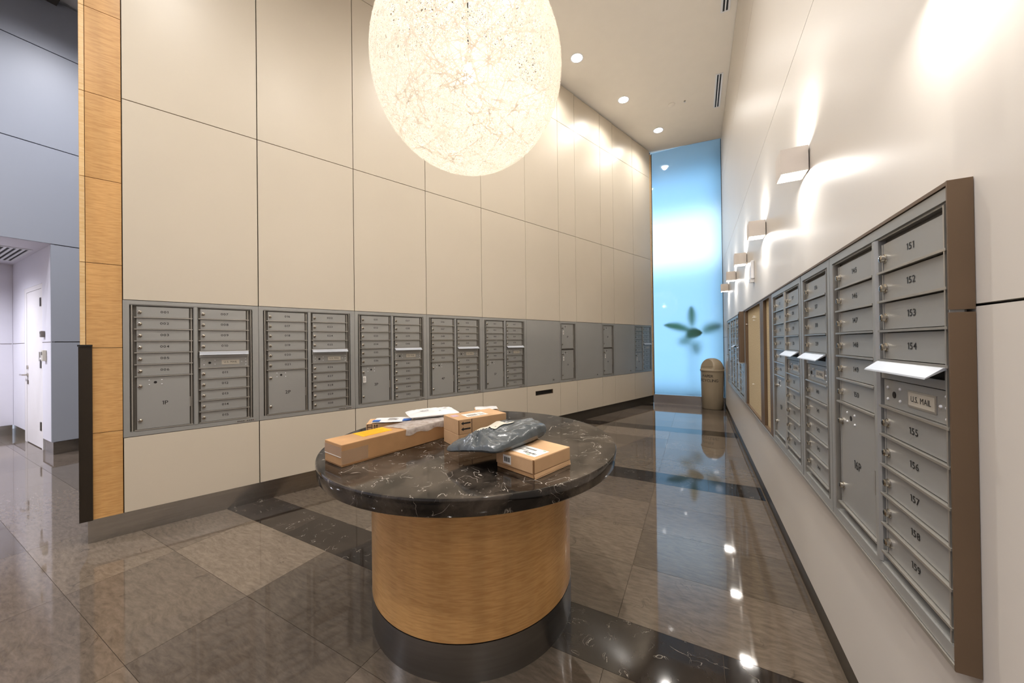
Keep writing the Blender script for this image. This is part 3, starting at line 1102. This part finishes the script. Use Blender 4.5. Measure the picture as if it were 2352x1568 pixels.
# ------------------------------------------------------------------ round table
tb = thing('round_table', 'round counter-height table with dark marble top and maple drum base', 'table', (-1.143, 1.664, 0))
obj('table_top', MB().lathe([(0.0, 0.808), (0.765, 0.808), (0.778, 0.808), (0.783, 0.8095), (0.787, 0.814),
                             (0.792, 0.868), (0.7915, 0.876), (0.789, 0.8795), (0.786, 0.880), (0.776, 0.880), (0.0, 0.880)], 128, cap=False), M['top'], tb, smooth=True)
obj('drum', MB().lathe([(0.40, 0.164), (0.545, 0.164), (0.545, 0.8075), (0.40, 0.8075)], 96), M['wood'], tb, smooth=True)
obj('kick_ring', MB().lathe([(0.40, 0.0), (0.5465, 0.0), (0.5465, 0.160), (0.40, 0.160)], 96), M['steelt'], tb, smooth=True)
obj('shadow_gap', MB().lathe([(0.40, 0.1602), (0.538, 0.1602), (0.538, 0.1638), (0.40, 0.1638)], 64), M['dark'], tb)

# ------------------------------------------------------------------ parcels
TZ = 0.8805


def frame_of(F, Rr, Lf):
    """origin F, local x towards Rr, local y towards Lf"""
    ang = math.atan2(Rr[1] - F[1], Rr[0] - F[0])
    return ang, math.hypot(Rr[0] - F[0], Rr[1] - F[1]), math.hypot(Lf[0] - F[0], Lf[1] - F[1])


def rbox(x0, x1, y0, y1, z0, z1):
    return MB().box(x0, x1, y0, y1, z0, z1)


# long box: near corner A, runs away from the camera along its length
A, Bp = (-1.386, 1.001), (-1.539, 1.053)
ang = math.atan2(0.986, 0.164)
t = thing('long_parcel', 'long narrow brown cardboard parcel with a yellow label on top', 'parcel', (A[0], A[1], TZ), ang)
LW_, LL, LH = 0.158, 0.66, 0.100
bevel(obj('carton', rbox(0, LL, 0, LW_, 0, LH), M['card2'], t), 0.003)
obj('yellow_label', rbox(0.130, 0.290, 0.050, 0.150, LH + 0.0002, LH + 0.0010), M['yellow'], t)
yl = MB()
for q in range(4):
    yl.box(0.145, 0.275 - 0.02 * (q % 2), 0.062 + q * 0.022, 0.066 + q * 0.022, LH + 0.0011, LH + 0.0013)
obj('label_print', yl, plain('label_print_orange', lin(206, 132, 16), 0.6), t)
obj('tape', rbox(-0.0012, -0.0002, 0.0, LW_, 0.045, 0.088), M['tape'], t)
obj('tape', rbox(-0.001, 0.125, -0.0012, -0.0002, 0.012, 0.072), M['tape'], t)
obj('flap_edge', rbox(-0.0022, -0.0013, 0.004, LW_ - 0.004, 0.043, 0.0455), M['paper'], t)
obj('crease', rbox(0.004, 0.30, -0.0012, -0.0002, 0.006, 0.0075).box(-0.0012, -0.0002, 0.004, LW_ - 0.004, 0.006, 0.008),
    M['cardin'], t)
sv = MB()
ns = 14
vs, fs = [], []
for q in range(ns + 1):
    x = 0.330 + 0.33 * q / ns
    w0 = 0.004 * math.sin(q * 2.1)
    hang = 0.030 + 0.006 * math.sin(q * 1.3)
    row = [(x - 0.02, LW_ * 0.98, LH + 0.0015), (x - 0.015, LW_ * 0.6, LH + 0.003 + abs(w0)), (x, LW_ * 0.2, LH + 0.003 + abs(w0) * .6),
           (x + 0.004, 0.001, LH + 0.002), (x + 0.004, -0.003, LH - 0.003), (x, -0.0035 - abs(w0) * .5, LH - hang)]
    vs += row
for q in range(ns):
    for r in range(5):
        fs.append((q * 6 + r, (q + 1) * 6 + r, (q + 1) * 6 + r + 1, q * 6 + r + 1))
obj('plastic_sleeve', sv.add(vs, fs), M['sleeve'], t, smooth=True)

# stack of two cartons (F front corner, towards right)
F2, R2, L2 = (-1.085, 1.449), (-0.952, 1.719), (-1.255, 1.502)
ang2 = math.atan2(R2[1] - F2[1], R2[0] - F2[0])


def carton(name, label, F_, ang_, lx, ly, z, h, mat, group=None):
    t = thing(name, label, 'parcel', (F_[0], F_[1], z), ang_, group)
    bevel(obj('carton', rbox(0, lx, 0, ly, 0, h), mat, t), 0.002)
    return t


lx2, ly2 = 0.301, 0.176
t = carton('parcel', 'flat brown parcel beneath the one with black arrows', F2, ang2, lx2, ly2, TZ, 0.0695, M['card'])
obj('flap', rbox(0.002, lx2 - 0.002, -0.0015, -0.0003, 0.004, 0.062), M['card'], t)
t = carton('parcel', 'brown parcel with black arrows stacked on top of another parcel', F2, ang2, lx2, ly2, TZ + 0.0705, 0.0765,
           M['card'])
obj('corner_gap', rbox(0.001, 0.0045, -0.0012, -0.0002, 0.002, 0.074), M['cardin'], t)
lab = obj('shipping_label', rbox(0.075, 0.205, 0.035, 0.115, 0.0767, 0.0772), M['paper'], t)
lp = MB()
for q in range(5):
    lp.box(0.090 + 0.012 * q, 0.098 + 0.012 * q, 0.050, 0.085, 0.0773, 0.0775)
lp.box(0.160, 0.192, 0.050, 0.058, 0.0773, 0.0775).box(0.160, 0.192, 0.066, 0.072, 0.0773, 0.0775).box(0.160, 0.185, 0.086,
                                                                                           0.092, 0.0773, 0.0775)
obj('label_print', lp, M['print'], lab)
obj('lilac_sticker', rbox(0.014, 0.052, 0.085, 0.130, 0.0767, 0.0772), M['lilac'], t)
am = MB()
for zc in (0.056, 0.026):
    pts = [(0.016, zc), (0.030, zc + 0.010), (0.030, zc + 0.004), (0.072, zc + 0.004), (0.072, zc - 0.004), (0.030, zc - 0.004),
           (0.030, zc - 0.010)]
    am.add([(x, -0.0006, z) for x, z in pts], [(0, 1, 2, 3, 4, 5, 6)])
am.box(0.078, 0.081, -0.0008, -0.0001, 0.002, 0.074)
obj('arrow_print', am, M['ink'], t)

# flat parcel with the barcode labels
F3, R3 = (-0.574, 1.255), (-0.503, 1.486)
ang3 = math.atan2(R3[1] - F3[1], R3[0] - F3[0])
lx3, ly3, h3 = 0.242, 0.216, 0.0745
t = thing('parcel', 'flat brown parcel with white barcode labels under the grey plastic bag', 'parcel', (F3[0], F3[1], TZ), ang3)
bevel(obj('tray', rbox(0.002, lx3 - 0.002, 0.002, ly3, 0, h3 - 0.001), M['card2'], t), 0.002)
lid = MB().box(0, lx3, -0.001, ly3, h3 - 0.0008, h3 + 0.0012)
lid.box(0.003, lx3, -0.002, 0.0015, 0.020, h3 - 0.0008)
lid.box(-0.002, 0.0015, 0.004, ly3, 0.020, h3 - 0.0008)
bevel(obj('lid', lid, M['card'], t), 0.0015)
obj('lid_edge', rbox(0.0, 0.003, -0.0022, 0.0, 0.004, h3 - 0.002), M['cardin'], t)
lip = MB()
lip.add([(0.0, -0.002, 0.001), (lx3, -0.002, 0.001), (lx3 + 0.001, -0.006, 0.0005), (0.0, -0.008, 0.0005)], [(0, 1, 2, 3)])
lip.add([(0.0, -0.002, 0.0185), (lx3, -0.002, 0.0185), (lx3 + 0.001, -0.0045, 0.003), (0.0, -0.006, 0.003)], [(3, 2, 1, 0)])
obj('bottom_flap', lip, M['card'], t)
lab = obj('shipping_label', rbox(0.030, 0.125, 0.020, 0.185, h3 + 0.0014, h3 + 0.0018), M['paper'], t)
lp = MB()
for q in range(11):
    w = 0.003 + 0.002 * ((q * 7) % 3)
    lp.box(0.050, 0.064, 0.035 + q * 0.0065, 0.035 + q * 0.0065 + w * 0.8, h3 + 0.0019, h3 + 0.0021)
for q in range(9):
    lp.box(0.092, 0.105, 0.070 + q * 0.007, 0.0745 + q * 0.007, h3 + 0.0019, h3 + 0.0021)
lp.box(0.070, 0.073, 0.09, 0.15, h3 + 0.0019, h3 + 0.0021).box(0.078, 0.080, 0.10, 0.15, h3 + 0.0019, h3 + 0.0021)
obj('label_print', lp, M['ink'], lab)
obj('green_mark', rbox(0.036, 0.042, 0.055, 0.075, h3 + 0.0019, h3 + 0.0021).box(0.112, 0.118, 0.030, 0.045, h3 + 0.0019, h3 + 0.0021),
    M['green'], lab)
sl = obj('side_label', rbox(-0.0032, -0.0022, 0.125, 0.172, 0.028, 0.064), M['paper'], t)
sp = MB()
for q in range(6):
    sp.box(-0.0038, -0.0033, 0.131 + q * 0.006, 0.1345 + q * 0.006, 0.036, 0.056)
obj('label_print', sp, M['ink'], sl)

# box behind the long one, with printed symbols
F4 = (-1.718, 1.402)
ang4 = math.atan2(0.157, 0.180)
t = carton('parcel', 'brown parcel with printed up-arrows behind the long parcel', F4, ang4, 0.235, 0.150, TZ, 0.0745, M['card'])
am = MB()
for xc in (0.048, 0.060):
    pts = [(xc - 0.0015, 0.044), (xc + 0.0015, 0.044), (xc + 0.0015, 0.060), (xc + 0.0046, 0.060), (xc, 0.072), (xc - 0.0046, 0.060),
           (xc - 0.0015, 0.060)]
    am.add([(x, -0.0006, z) for x, z in pts], [tuple(range(7))])
am.box(0.042, 0.068, -0.0007, -0.0001, 0.038, 0.041)
for (a, b, c, d) in ((0.006, 0.034, 0.069, 0.072), (0.006, 0.034, 0.038, 0.041), (0.006, 0.0085, 0.041, 0.069),
                     (0.0315, 0.034, 0.041, 0.069), (0.010, 0.030, 0.054, 0.058)):
    am.box(a, b, -0.0007, -0.0001, c, d)
obj('symbol_print', am, M['ink'], t)
obj('lilac_sticker', rbox(0.085, 0.115, 0.006, 0.030, 0.0747, 0.0752), M['lilac'], t)


def pillow(nx, ny, half, loc_fn):
    vs, fs = [], []
    for s in (1, -1):
        for j in range(ny + 1):
            for i in range(nx + 1):
                vs.append(loc_fn(i / nx * 2 - 1, j / ny * 2 - 1, s))
    n1 = (nx + 1) * (ny + 1)
    for j in range(ny):
        for i in range(nx):
            a = j * (nx + 1) + i
            fs.append((a, a + 1, a + nx + 2, a + nx + 1))
            fs.append((n1 + a, n1 + a + nx + 1, n1 + a + nx + 2, n1 + a + 1))
    return vs, fs


def mailer(name, label, loc, rotz, lx, ly, hgt, mat, seed=0.0, n=22, wr=0.006):
    def fn(u, v, s):
        e = max(0.0, (1 - u ** 4) * (1 - v ** 4)) ** 0.5
        p = Vector((u * 3 + seed, v * 3, s * 2.0))
        w = noise.noise(p) * wr + abs(noise.noise(p * 2.3)) * wr
        z = hgt / 2 + s * (hgt / 2 * e) + (w * e if s > 0 else 0)
        return (u * lx / 2 * (1 - 0.03 * v * v), v * ly / 2 * (1 - 0.04 * u * u), max(0.0005, z))
    vs, fs = pillow(n, n, 0, fn)
    o = obj(name, MB().add(vs, fs), mat, None, loc, rotz, smooth=True)
    pm_ = MB()
    for (ua, va, ln_) in ((-0.5, -0.3, 0.3), (-0.5, -0.15, 0.22), (-0.5, 0.0, 0.35), (0.2, -0.45, 0.12), (0.45, 0.1, 0.18), (0.3, 0.4, 0.25)):
        pts_ = [(x_, y_, z_ + 0.0012) for dv in (0, 0.045) for x_, y_, z_ in [fn(ua + ln_ * i_ / 6, va + dv, 1) for i_ in range(7)]]
        pm_.add(pts_, [(i_, i_ + 1, i_ + 8, i_ + 7) for i_ in range(6)])
    obj('address_print', pm_, M['print'], o)
    return tag(o, label, 'mailer')


# white and blue envelope on the box
t = thing('poly_mailer', 'thin white mailer with blue corner prints on the arrow-marked parcel', 'mailer', (-1.640, 1.540, TZ + 0.0762),
          ang4 - 0.12)
bx0 = 0.115


def thin(u, v, s):
    z = 0.005 + s * 0.004 * max(0, (1 - u ** 6) * (1 - v ** 6)) ** 0.5 + 0.003 * noise.noise(Vector((u * 2, v * 2, 3)))
    return (u * bx0, v * 0.065, max(0.0004, z))


vs, fs = pillow(16, 10, 0, thin)
obj('envelope', MB().add(vs, fs), M['polyw'], t, smooth=True)
obj('blue_print', rbox(-0.112, -0.070, -0.060, -0.020, 0.0105, 0.0112), M['pblue'], t)
obj('blue_print', rbox(0.062, 0.110, -0.062, -0.010, 0.0105, 0.0116), M['pblue'], t)
pm = MB()
for q in range(4):
    pm.box(-0.03, 0.03 - 0.01 * (q % 2), -0.03 + q * 0.014, -0.025 + q * 0.014, 0.0105, 0.0110)
obj('address_print', pm, M['print'], t)
mailer('poly_mailer', 'white plastic mailer lying across the far end of the long parcel', (-1.440, 1.660, TZ + 0.105), 0.95, 0.30, 0.20,
       0.030, M['polyw'], 4.0)
t = carton('parcel', 'small brown parcel with white film behind the arrow parcel stack', (-1.250, 1.845), 0.64, 0.155, 0.11, TZ, 0.112,
           M['card'])
vs, fs = pillow(10, 8, 0, lambda u, v, s: (0.077 + u * 0.072, 0.055 + v * 0.052, 0.1175 + s * 0.004 * max(0, (1 - u ** 4) * (1 - v ** 4)) + 0.003 * noise.noise(Vector((u * 2, v * 2, 1)))))
obj('white_film', MB().add(vs, fs), M['polyw'], t, smooth=True)

# grey plastic bag: crumpled pillow over the barcode parcel
C = [(-1.040, 1.255), (-0.720, 1.205), (-0.630, 1.595), (-0.945, 1.605)]    # plan corners


def bagfn(u, v, s):
    a, b = (u + 1) / 2, (v + 1) / 2
    p0 = Vector(C[0]).lerp(Vector(C[1]), a)
    p1 = Vector(C[3]).lerp(Vector(C[2]), a)
    p = p0.lerp(p1, b)
    cx = Vector((-0.83, 1.405))
    p = cx + (p - cx) * (1 - 0.10 * (abs(u * v)) ** 3)
    edge = (max(0.0, 1 - abs(u) ** 9) ** 0.5) * (max(0.0, 1 - abs(v) ** 8) ** 0.5)
    du, dv = u + 0.05, v + 0.62
    th_a, rad = math.atan2(dv, du), math.hypot(du, dv)
    ridge = lambda k1, k2, sd: 1 - 2.4 * abs(noise.noise(Vector((math.cos(th_a) * k1 + sd, math.sin(th_a) * k1, rad * k2 + s))))
    crump = math.exp(-(rad / 0.42) ** 2)
    q = Vector((p.x * 16, p.y * 16, s * 0.7 + 3.1))
    fine = 1 - 2.2 * abs(noise.noise(q))
    wrk = 0.0085 * ridge(1.6, 0.9, 1.0) + 0.0060 * ridge(3.4, 1.4, 4.0) + 0.0040 * ridge(7.0, 2.2, 8.0) + 0.032 * crump * fine + 0.0022 * fine
    sup = 0.9585
    left = max(0.0, (-0.795 - p.x) / 0.20)
    bot = sup - 0.034 * min(1, left) ** 1.2
    th = 0.024 + 0.016 * a + 0.044 * b + 0.004 * a * b
    mid = bot + th * 0.45
    if s > 0:
        z = mid + (th * 0.55) * edge + wrk * (0.05 + 0.95 * edge)
    else:
        z = mid - (mid - bot) * edge
    # crumple the rim in and out a little
    w = 0.010 * noise.noise(Vector((u * 4, v * 4, 9.0))) * (1 - edge)
    return (p.x + w, p.y + w * 0.6, max(z, sup + 0.0006 if p.x > -0.80 else 0.900))


vs, fs = pillow(84, 84, 0, bagfn)
bg = thing('plastic_bag', 'crumpled dark grey plastic mailing bag lying on a parcel', 'bag', (-0.83, 1.40, TZ))
obj('bag_skin', MB().add([(x + 0.83, y - 1.40, z - TZ) for x, y, z in vs], fs), M['bag'], bg, smooth=True)
lvs, lfs = [], []
for j in range(9):
    for i in range(15):
        u, w = -0.78 + 0.10 * i * 0.62, -0.10 + 0.075 * j
        x, y, z = bagfn(u + 0.12 * (w), w, 1)
        lvs.append((x + 0.83, y - 1.40, z - TZ + 0.0048))
for j in range(8):
    for i in range(14):
        a = j * 15 + i
        lfs.append((a, a + 1, a + 16, a + 15))
obj('address_label', MB().add(lvs, lfs), M['plate'], bg, smooth=True)

# ------------------------------------------------------------------ pendant lamp
PC = Vector((-1.145, 1.665, 2.985))
PR = 0.537
pd = thing('pendant_lamp', 'large spherical pendant lamp wound from pale threads above the table', 'pendant lamp', tuple(PC))
rng = np.random.default_rng(11)
NS, SEG = 430, 80
tt = np.linspace(0, 2 * np.pi, SEG, endpoint=False)
allv, allf = [], []
for q in range(NS):
    nrm = rng.normal(size=3)
    nrm /= np.linalg.norm(nrm)
    e1 = np.cross(nrm, [0.3, 0.5, 0.81])
    e1 /= np.linalg.norm(e1)
    e2 = np.cross(nrm, e1)
    off = rng.normal() * 0.28
    off = max(-0.85, min(0.85, off))
    rr = PR * (1 - 0.010 * rng.random())
    cr_ = math.sqrt(1 - off * off)
    dirs = (np.cos(tt)[:, None] * e1 + np.sin(tt)[:, None] * e2) * cr_ + nrm * off
    dirs += 0.012 * np.sin(tt * rng.integers(2, 6) + rng.random() * 6)[:, None] * nrm
    dirs /= np.linalg.norm(dirs, axis=1)[:, None]
    w = 0.0011 + 0.0006 * rng.random()
    tang = np.roll(dirs, -1, 0) - np.roll(dirs, 1, 0)
    tang /= np.linalg.norm(tang, axis=1)[:, None]
    sd = np.cross(dirs, tang)
    base = q * SEG * 2
    ring = np.stack([dirs * rr + sd * w, dirs * rr - sd * w], 1)
    allv.append(ring.reshape(-1, 3))
    idx = np.arange(SEG)
    nx_ = (idx + 1) % SEG
    allf.append(np.stack([base + idx * 2, base + nx_ * 2, base + nx_ * 2 + 1, base + idx * 2 + 1], 1))
allv = np.concatenate(allv).astype(np.float32)
allf = np.concatenate(allf).astype(np.int32)
me = bpy.data.meshes.new('shade')
me.vertices.add(len(allv))
me.vertices.foreach_set('co', allv.ravel())
me.loops.add(allf.size)
me.loops.foreach_set('vertex_index', allf.ravel())
me.polygons.add(len(allf))
me.polygons.foreach_set('loop_start', np.arange(0, allf.size, 4, dtype=np.int32))
me.materials.append(M['thread'])
me.update(calc_edges=True)
link('thread_shade', me, pd)
obj('cord', MB().tube([(0, 0, 0.10), (0, 0, ceil_z(PC.x) - PC.z - 0.03)], 0.004, 8), M['dark'], pd)
obj('canopy', MB().lathe([(0.06, ceil_z(PC.x) - PC.z - 0.03), (0.06, ceil_z(PC.x) - PC.z - 0.002), (0.0, ceil_z(PC.x) - PC.z - 0.002)],
                         20), M['white'], pd, smooth=True)
obj('socket', MB().lathe([(0.012, 0.045), (0.022, 0.05), (0.022, 0.10), (0.008, 0.115)], 16), M['plate'], pd, smooth=True)
obj('bulb', MB().lathe([(0.0, -0.050), (0.020, -0.046), (0.036, -0.030), (0.040, -0.010), (0.034, 0.012), (0.018, 0.036),
                        (0.014, 0.046)], 20, cap=False), M['bulb'], pd, smooth=True)
ld = bpy.data.lights.new('bulb_light', 'POINT')
ld.energy = P_PENDANT
ld.color = WARM
ld.shadow_soft_size = 0.06
lo = bpy.data.objects.new('bulb_light', ld)
COL.objects.link(lo)
lo.parent = pd
lo.location = (0, 0, -0.11)

# ------------------------------------------------------------------ recessed downlights, seen ones and added fill
tilt = math.atan(0.05)


def downlight(x, y, label, group, power, col, lens, z=None, flat=False, angle=150):
    zc = ceil_z(x) if z is None else z
    t = thing('downlight', label, 'ceiling light', (x, y, zc), 0, group)
    if not flat:
        t.rotation_euler = (0, tilt, 0)
    obj('trim_ring', MB().lathe([(0.087, -0.001), (0.103, -0.001), (0.105, -0.004), (0.089, -0.006), (0.085, -0.004)], 28, cap=False), M['white'],
        t, smooth=True)
    obj('lens', MB().lathe([(0.0, -0.003), (0.085, -0.003), (0.085, -0.001)], 24, cap=False), lens, t)
    d = bpy.data.lights.new('downlight_beam', 'SPOT')
    d.energy = power
    d.color = col
    d.spot_size = math.radians(angle)
    d.spot_blend = 1.0
    d.shadow_soft_size = 0.06
    o = bpy.data.objects.new('downlight_beam', d)
    COL.objects.link(o)
    o.parent = t
    o.location = (0, 0, -0.02)
    return t


DL = [(-0.634, 7.864, 'farthest recessed ceiling downlight, nearest the blue glass'),
      (-1.114, 6.599, 'second recessed ceiling downlight from the blue glass'),
      (-1.591, 5.304, 'third recessed ceiling downlight from the blue glass'),
      (-2.111, 4.035, 'recessed ceiling downlight seen through the pendant lamp')]
for x, y, lab in DL:
    downlight(x, y, lab, 'warm recessed ceiling downlights', P_DOWN, SOFT, M['dlens'])
for x, y, lab in ((-1.15, 3.00, 'added fill downlight over the far side of the round table'),
                  (-0.45, 1.20, 'added fill downlight over the aisle by the nearest mailboxes'),
                  (-1.90, 0.30, 'added fill downlight in front of the round table'),
                  (-2.90, -1.20, 'added fill downlight behind the camera to the left'),
                  (-0.70, -1.40, 'added fill downlight behind the camera to the right')):
    downlight(x, y, lab, 'warm recessed ceiling downlights', P_FILL, SOFT, M['dlens'])  # unseen downlights added as overall fill light
for x, y, lab in ((-6.0, 1.4, 'added cool lobby downlight near the grey-blue wall'), (-5.6, -0.8, 'added cool lobby downlight further from the wall'),
                  (-6.6, -2.6, 'added cool lobby downlight at the back')):
    downlight(x, y, lab, 'added cool lobby downlights', P_LOBBY, COOL, M['clens'], angle=150)  # unseen lamps added to light the lobby
for x, y, lab in ((-8.9, 0.1, 'added cool corridor downlight by the white door'), (-8.9, -1.6, 'added cool corridor downlight further along')):
    downlight(x, y, lab, 'added cool corridor downlights', P_LOBBY * 0.55, COOL, M['clens'], 2.829, True, angle=160)  # unseen lamps added to brighten the corridor

# ceiling vents
for y0, y1, lab in ((6.615, 7.528, 'slotted ceiling air vent nearer the blue glass'), (4.475, 5.392, 'slotted ceiling air vent nearer the camera')):
    t = thing('ceiling_vent', lab, 'air vent', (0.402, y0, ceil_z(0.402)), 0, 'slotted ceiling air vents')
    t.rotation_euler = (0, tilt, 0)
    Lv = y1 - y0
    obj('vent_backing', MB().box(-0.046, 0.046, 0, Lv, -0.003, -0.0005), M['dark'], t)
    fm = MB().box(-0.054, -0.030, -0.01, Lv + 0.01, -0.008, -0.0031).box(0.030, 0.054, -0.01, Lv + 0.01, -0.008, -0.0031)
    fm.box(-0.030, 0.030, -0.01, 0.006, -0.008, -0.0031).box(-0.030, 0.030, Lv - 0.006, Lv + 0.01, -0.008, -0.0031)
    obj('vent_frame', fm, M['white'], t)
    obj('vent_bar', MB().box(-0.008, 0.008, 0.006, Lv - 0.006, -0.008, -0.0031), M['white'], t)
sd_ = thing('smoke_detector', 'small round white detector on the ceiling', 'detector', (-0.34, 7.107, ceil_z(-0.34)))
obj('detector_base', MB().lathe([(0.055, -0.018), (0.062, -0.012), (0.062, -0.003)], 24), M['ceil'], sd_, smooth=True)
sk = thing('sprinkler', 'tiny sprinkler head on the ceiling', 'sprinkler', (-0.119, 7.09, ceil_z(-0.119)))
obj('sprinkler_head', MB().lathe([(0.006, -0.03), (0.014, -0.028), (0.016, -0.004)], 12), M['alu'], sk, smooth=True)

# ------------------------------------------------------------------ lobby at the left
XB = -7.62
wb = MB().box(XB - 0.20, XB - 0.031, 1.262, 3.6, 0.0, 6.15).box(XB - 0.20, XB - 0.031, -4.0, 1.262, 2.862, 6.15)
wall_lobby = struct(obj('wall_lobby', wb, M['joint']))
ZB = [0.165, 1.514, 2.826, 4.118, 5.415, 6.15]
for q, (a, b) in enumerate(zip(ZB[:-1], ZB[1:])):
    y_lo = 1.225 if q < 2 else -3.98
    obj('panel', MB().box(XB - 0.030, XB, y_lo, 3.58, a + 0.006, b - 0.006), M['bluew'], wall_lobby)
struct(obj('baseboard_lobby', MB().box(XB - 0.030, XB - 0.012, 1.240, 3.58, 0, 0.164), M['steel']))
# corridor beyond the opening
wc = MB().box(-10.2, -9.235, 1.232, 1.40, 0.165, 2.83).box(-8.130, XB - 0.032, 1.232, 1.26, 0.165, 2.83).box(
    -9.235, -8.130, 1.232, 1.40, 2.352, 2.83)
wcor = struct(obj('wall_corridor', wc, M['whitew']))
obj('joint_line', MB().box(-10.08, -9.24, 1.2305, 1.2318, 1.510, 1.518).box(-8.128, -7.66, 1.2305, 1.2318, 1.510, 1.518), M['joint'], wcor)
struct(obj('wall_corridor_end', MB().box(-10.25, -10.08, -4.0, 1.23, 0.165, 2.83).box(-10.0795, -10.0785, -3.9, 1.22, 1.510, 1.518, 1),
           [M['whitew'], M['joint']]))
struct(obj('baseboard_corridor', MB().box(-10.068, -9.24, 1.236, 1.25, 0, 0.163).box(-8.125, XB - 0.034, 1.242, 1.26, 0, 0.163).box(
    -10.10, -10.07, -3.9, 1.22, 0, 0.163), M['steel']))
struct(obj('ceiling_corridor', MB().box(-10.3, XB - 0.032, -4.0, 1.40, 2.831, 2.855), M['whitew']))
dr_ = struct(obj('door_1', MB().box(-9.09, -8.195, 1.2345, 1.285, 0.012, 2.280), M['door']))
obj('door_frame', MB().box(-9.232, -9.096, 1.2325, 1.32, 0, 2.35).box(-8.190, -8.133, 1.2325, 1.32, 0, 2.35).box(-9.096, -8.190, 1.2325,
                                                                                                1.32, 2.286, 2.35),
    M['door'], dr_)
for z in (2.030, 1.150, 0.262):
    obj('hinge', MB().box(-8.262, -8.205, 1.226, 1.2342, z, z + 0.122), M['basedk'], dr_)
hd = obj('handle', MB().lathe([(0.028, 0.0), (0.028, -0.01), (0.012, -0.012), (0.012, -0.05)], 14, 0, 'y').box(
    -0.16, 0.012, -0.060, -0.046, -0.009, 0.009), M['chrome'], dr_, (-9.03, 1.234, 1.03), smooth=True)
obj('deadbolt', MB().lathe([(0.03, 0.0), (0.03, -0.014), (0.0, -0.016)], 14, 0, 'y', False), M['chrome'], dr_, (-9.03, 1.234, 1.145))
kc = thing('key_lanyard', 'grey key fob hanging under the white door handle', 'key fob', (-9.02, 1.234, 0.89))
obj('fob', MB().box(-0.015, 0.030, -0.01, 0, 0, 0.06), M['print'], kc)
obj('cord', MB().box(0.002, 0.006, -0.006, -0.002, 0.06, 0.13), M['print'], kc)
for (x, z, w, h, lab, nm, mt) in ((-8.02, 1.585, 0.075, 0.085, 'small grey reader on the white wall beside the door', 'card_reader', 'print'),
                                  (-7.945, 1.255, 0.090, 0.150, 'pale keypad on the white wall beside the door', 'keypad', 'plate')):
    t = thing(nm, lab, 'wall device', (x, 1.231, z))
    bevel(obj('device_case', MB().box(-w / 2, w / 2, -0.035, 0, 0, h), M[mt], t), 0.006)
    obj('device_face', MB().box(-w * 0.3, w * 0.3, -0.0375, -0.0352, h * 0.55, h * 0.85), M['greyd'], t)
bk = thing('wall_bracket', 'small metal strike bracket over the middle door hinge', 'bracket', (-8.15, 1.2305, 1.28))
obj('bracket_plate', MB().box(-0.03, 0.04, -0.02, 0, 0.02, 0.10).box(-0.03, -0.01, -0.024, -0.0202, -0.03, 0.10), M['alu'], bk)
# corridor vent
t = thing('ceiling_vent', 'louvred air vent in the low corridor ceiling', 'air vent', (-9.60, 0.90, 2.8305))
obj('vent_backing', MB().box(0.02, 1.26, 0.02, 0.25, -0.003, -0.0005), M['dark'], t)
obj('vent_frame', MB().box(-0.02, 1.30, -0.01, 0.02, -0.010, -0.0005).box(-0.02, 1.30, 0.25, 0.28, -0.010, -0.0005).box(
    -0.02, 0.02, 0.02, 0.25, -0.010, -0.0005).box(1.26, 1.30, 0.02, 0.25, -0.010, -0.0005), M['white'], t)
for q in range(4):
    obj('vent_bar', MB().box(0.02, 1.26, 0.052 + q * 0.050, 0.076 + q * 0.050, -0.010, -0.0032), M['white'], t)
# bulkhead under the lobby ceiling
struct(obj('trim_4', MB().box(XB + 0.001, XB + 0.75, -3.9, 1.285, 6.075, 6.16), M['basedk']))
# rest of the shell (behind and beside the camera)
struct(obj('wall_back', MB().box(-10.7, 0.8, -4.2, -4.0, 0, 6.4), M['whitew']))
struct(obj('wall_lobby_end', MB().box(-7.7, -3.2, 3.6, 3.75, 0, 6.2), M['bluew']))
